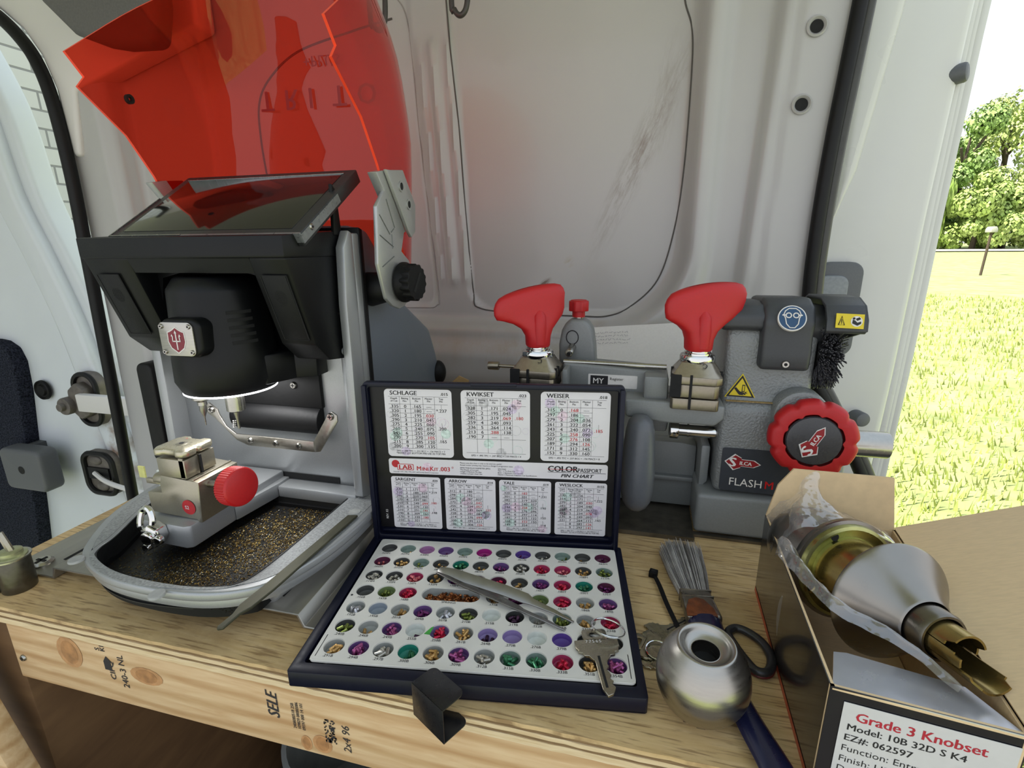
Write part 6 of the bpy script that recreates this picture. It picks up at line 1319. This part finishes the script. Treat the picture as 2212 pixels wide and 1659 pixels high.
q_ = ax.to_track_quat('Z', 'X').to_matrix().to_4x4(); LM = Matrix.Translation(P0) @ q_ @ Matrix.Scale(LSC, 4)
b = MB().m(DARK).at(LM)
for a in (0.4, 1.9, 3.5, 5.1): b.lathe([(0, .0312), (.0026, .0312)], (.0262 * math.cos(a), .0262 * math.sin(a), 0), (0, 0, 1), 16)
b.m(GOLD).lathe([(.0030, .0306), (.0044, .0318), (.0030, .0321)], (.0262 * math.cos(1.9), .0262 * math.sin(1.9), 0), (0, 0, 1), 20); b.at(Matrix()).obj('screw_hole', ls)
al([(.0218, .028), (.0222, .034), (.0222, .0620), (.0215, .0660)], GOLD, 'lock_body', 48, 0)
al([(.0340, .0640), (.0352, .0648), (.0350, .0665), (.0325, .0695), (.0255, .0765), (.0200, .0830), (.0162, .0885), (.0150, .0905), (.0140, .0905), (.0140, .0860)], LS, 'cone', 64, 2)
al([(.0, .0660), (.0335, .0645)], LS, 'cone_back', 48, 0)
al([(.0130, .0850), (.0132, .1000), (.0124, .1015), (.0112, .1015), (.0108, .0960)], pm('dark_steel', '7c7770', .3, metal=1.0, scale=100), 'collar', 40, 0)
b = MB().m(GOLD).at(LM)                                                         # half tube spindle with stepped end
def half(a0, a1, h0, h1, r=.0100, t_=.0011):
    n = 16; vs = []
    for k in range(n + 1):
        a = a0 + (a1 - a0) * k / n
        for h in (h0, h1 if 2 < k < n - 1 else h1 - .004):
            for rr in (r, r - t_): vs.append((rr * math.cos(a), rr * math.sin(a), h))
    fs = []
    for k in range(n):
        i, j = k * 4, k * 4 + 4; fs += [(i, j, j+2, i+2), (i+1, j+1, j+3, i+3), (i, j, j+1, i+1), (i+2, j+2, j+3, i+3)]
    fs += [(0, 1, 3, 2), (n*4, n*4+1, n*4+3, n*4+2)]; b.mesh(vs, fs)
zu = (LM.to_3x3().inverted() @ Vector((0, 0, 1))); au = math.atan2(zu.y, zu.x)
half(au - 1.9, au + 1.15, .098, .114); half(au + 1.2, au + 1.85, .098, .120); half(au + 1.9, au + 4.3, .098, .129)
b.m(DARK).box(-.0006, .0006, -.0006, .0006, .10, .101); b.at(Matrix()).obj('spindle', ls)
# ---- clear plastic bag pulled back from the lockset
BAG = clear('clear_bag', (.97, .97, .98), gloss=.10, rough=.12, diff=.22, dcol=(.8, .8, .82), bump=.5, scale=70)
bagb = MB().m(BAG)
def sheet(rows, nu, nv, amp, sd):
    """smooth sheet through rows of control points with crumple folds"""
    R = [spline(r, nv) for r in rows]; C = [spline([R[i][j] for i in range(len(R))], nu) for j in range(len(R[0]))]
    n1, n2 = len(C), len(C[0])
    def fn(u, v):
        p = C[min(n1 - 1, round(u * (n1 - 1)))][min(n2 - 1, round(v * (n2 - 1)))]
        f = noise.noise_vector((p.x * 45 + sd, p.y * 45, p.z * 45)) * amp + noise.noise_vector((p.x * 130, p.y * 130 + sd, p.z * 130)) * amp * .4
        return p + f
    bagb.grid(fn, n1 - 1, n2 - 1)
sheet([[(.1190, .186, .078), (.1320, .180, .104), (.1500, .178, .132), (.1600, .178, .100), (.190, .176, .092), (.212, .172, .082)],
       [(.1200, .165, .080), (.1330, .160, .108), (.1490, .166, .112), (.1680, .156, .106), (.194, .150, .098), (.211, .146, .082)],
       [(.1180, .140, .078), (.1260, .132, .098), (.1440, .136, .1030), (.1700, .130, .106), (.198, .122, .098), (.210, .120, .078)]], 6, 7, .0045, 3)
sheet([[(.1120, .124, .080), (.1090, .112, .090), (.1100, .095, .094), (.1160, .066, .096), (.1300, .044, .092), (.1500, .034, .088), (.1680, .026, .084), (.1800, .010, .079)],
       [(.1200, .128, .084), (.1130, .118, .101), (.1160, .096, .103), (.1220, .069, .101), (.1330, .050, .098), (.1520, .040, .093), (.1690, .030, .088), (.1830, .012, .081)],
       [(.1240, .126, .082), (.1200, .112, .094), (.1220, .094, .095), (.1260, .072, .093), (.1360, .054, .092), (.1540, .042, .090), (.1690, .031, .086), (.1840, .010, .079)]], 5, 7, .0030, 9)
tag(bagb.obj('plastic_bag', ang=80), 'crumpled clear plastic bag around the back of the lockset in the carton', 'plastic bag')
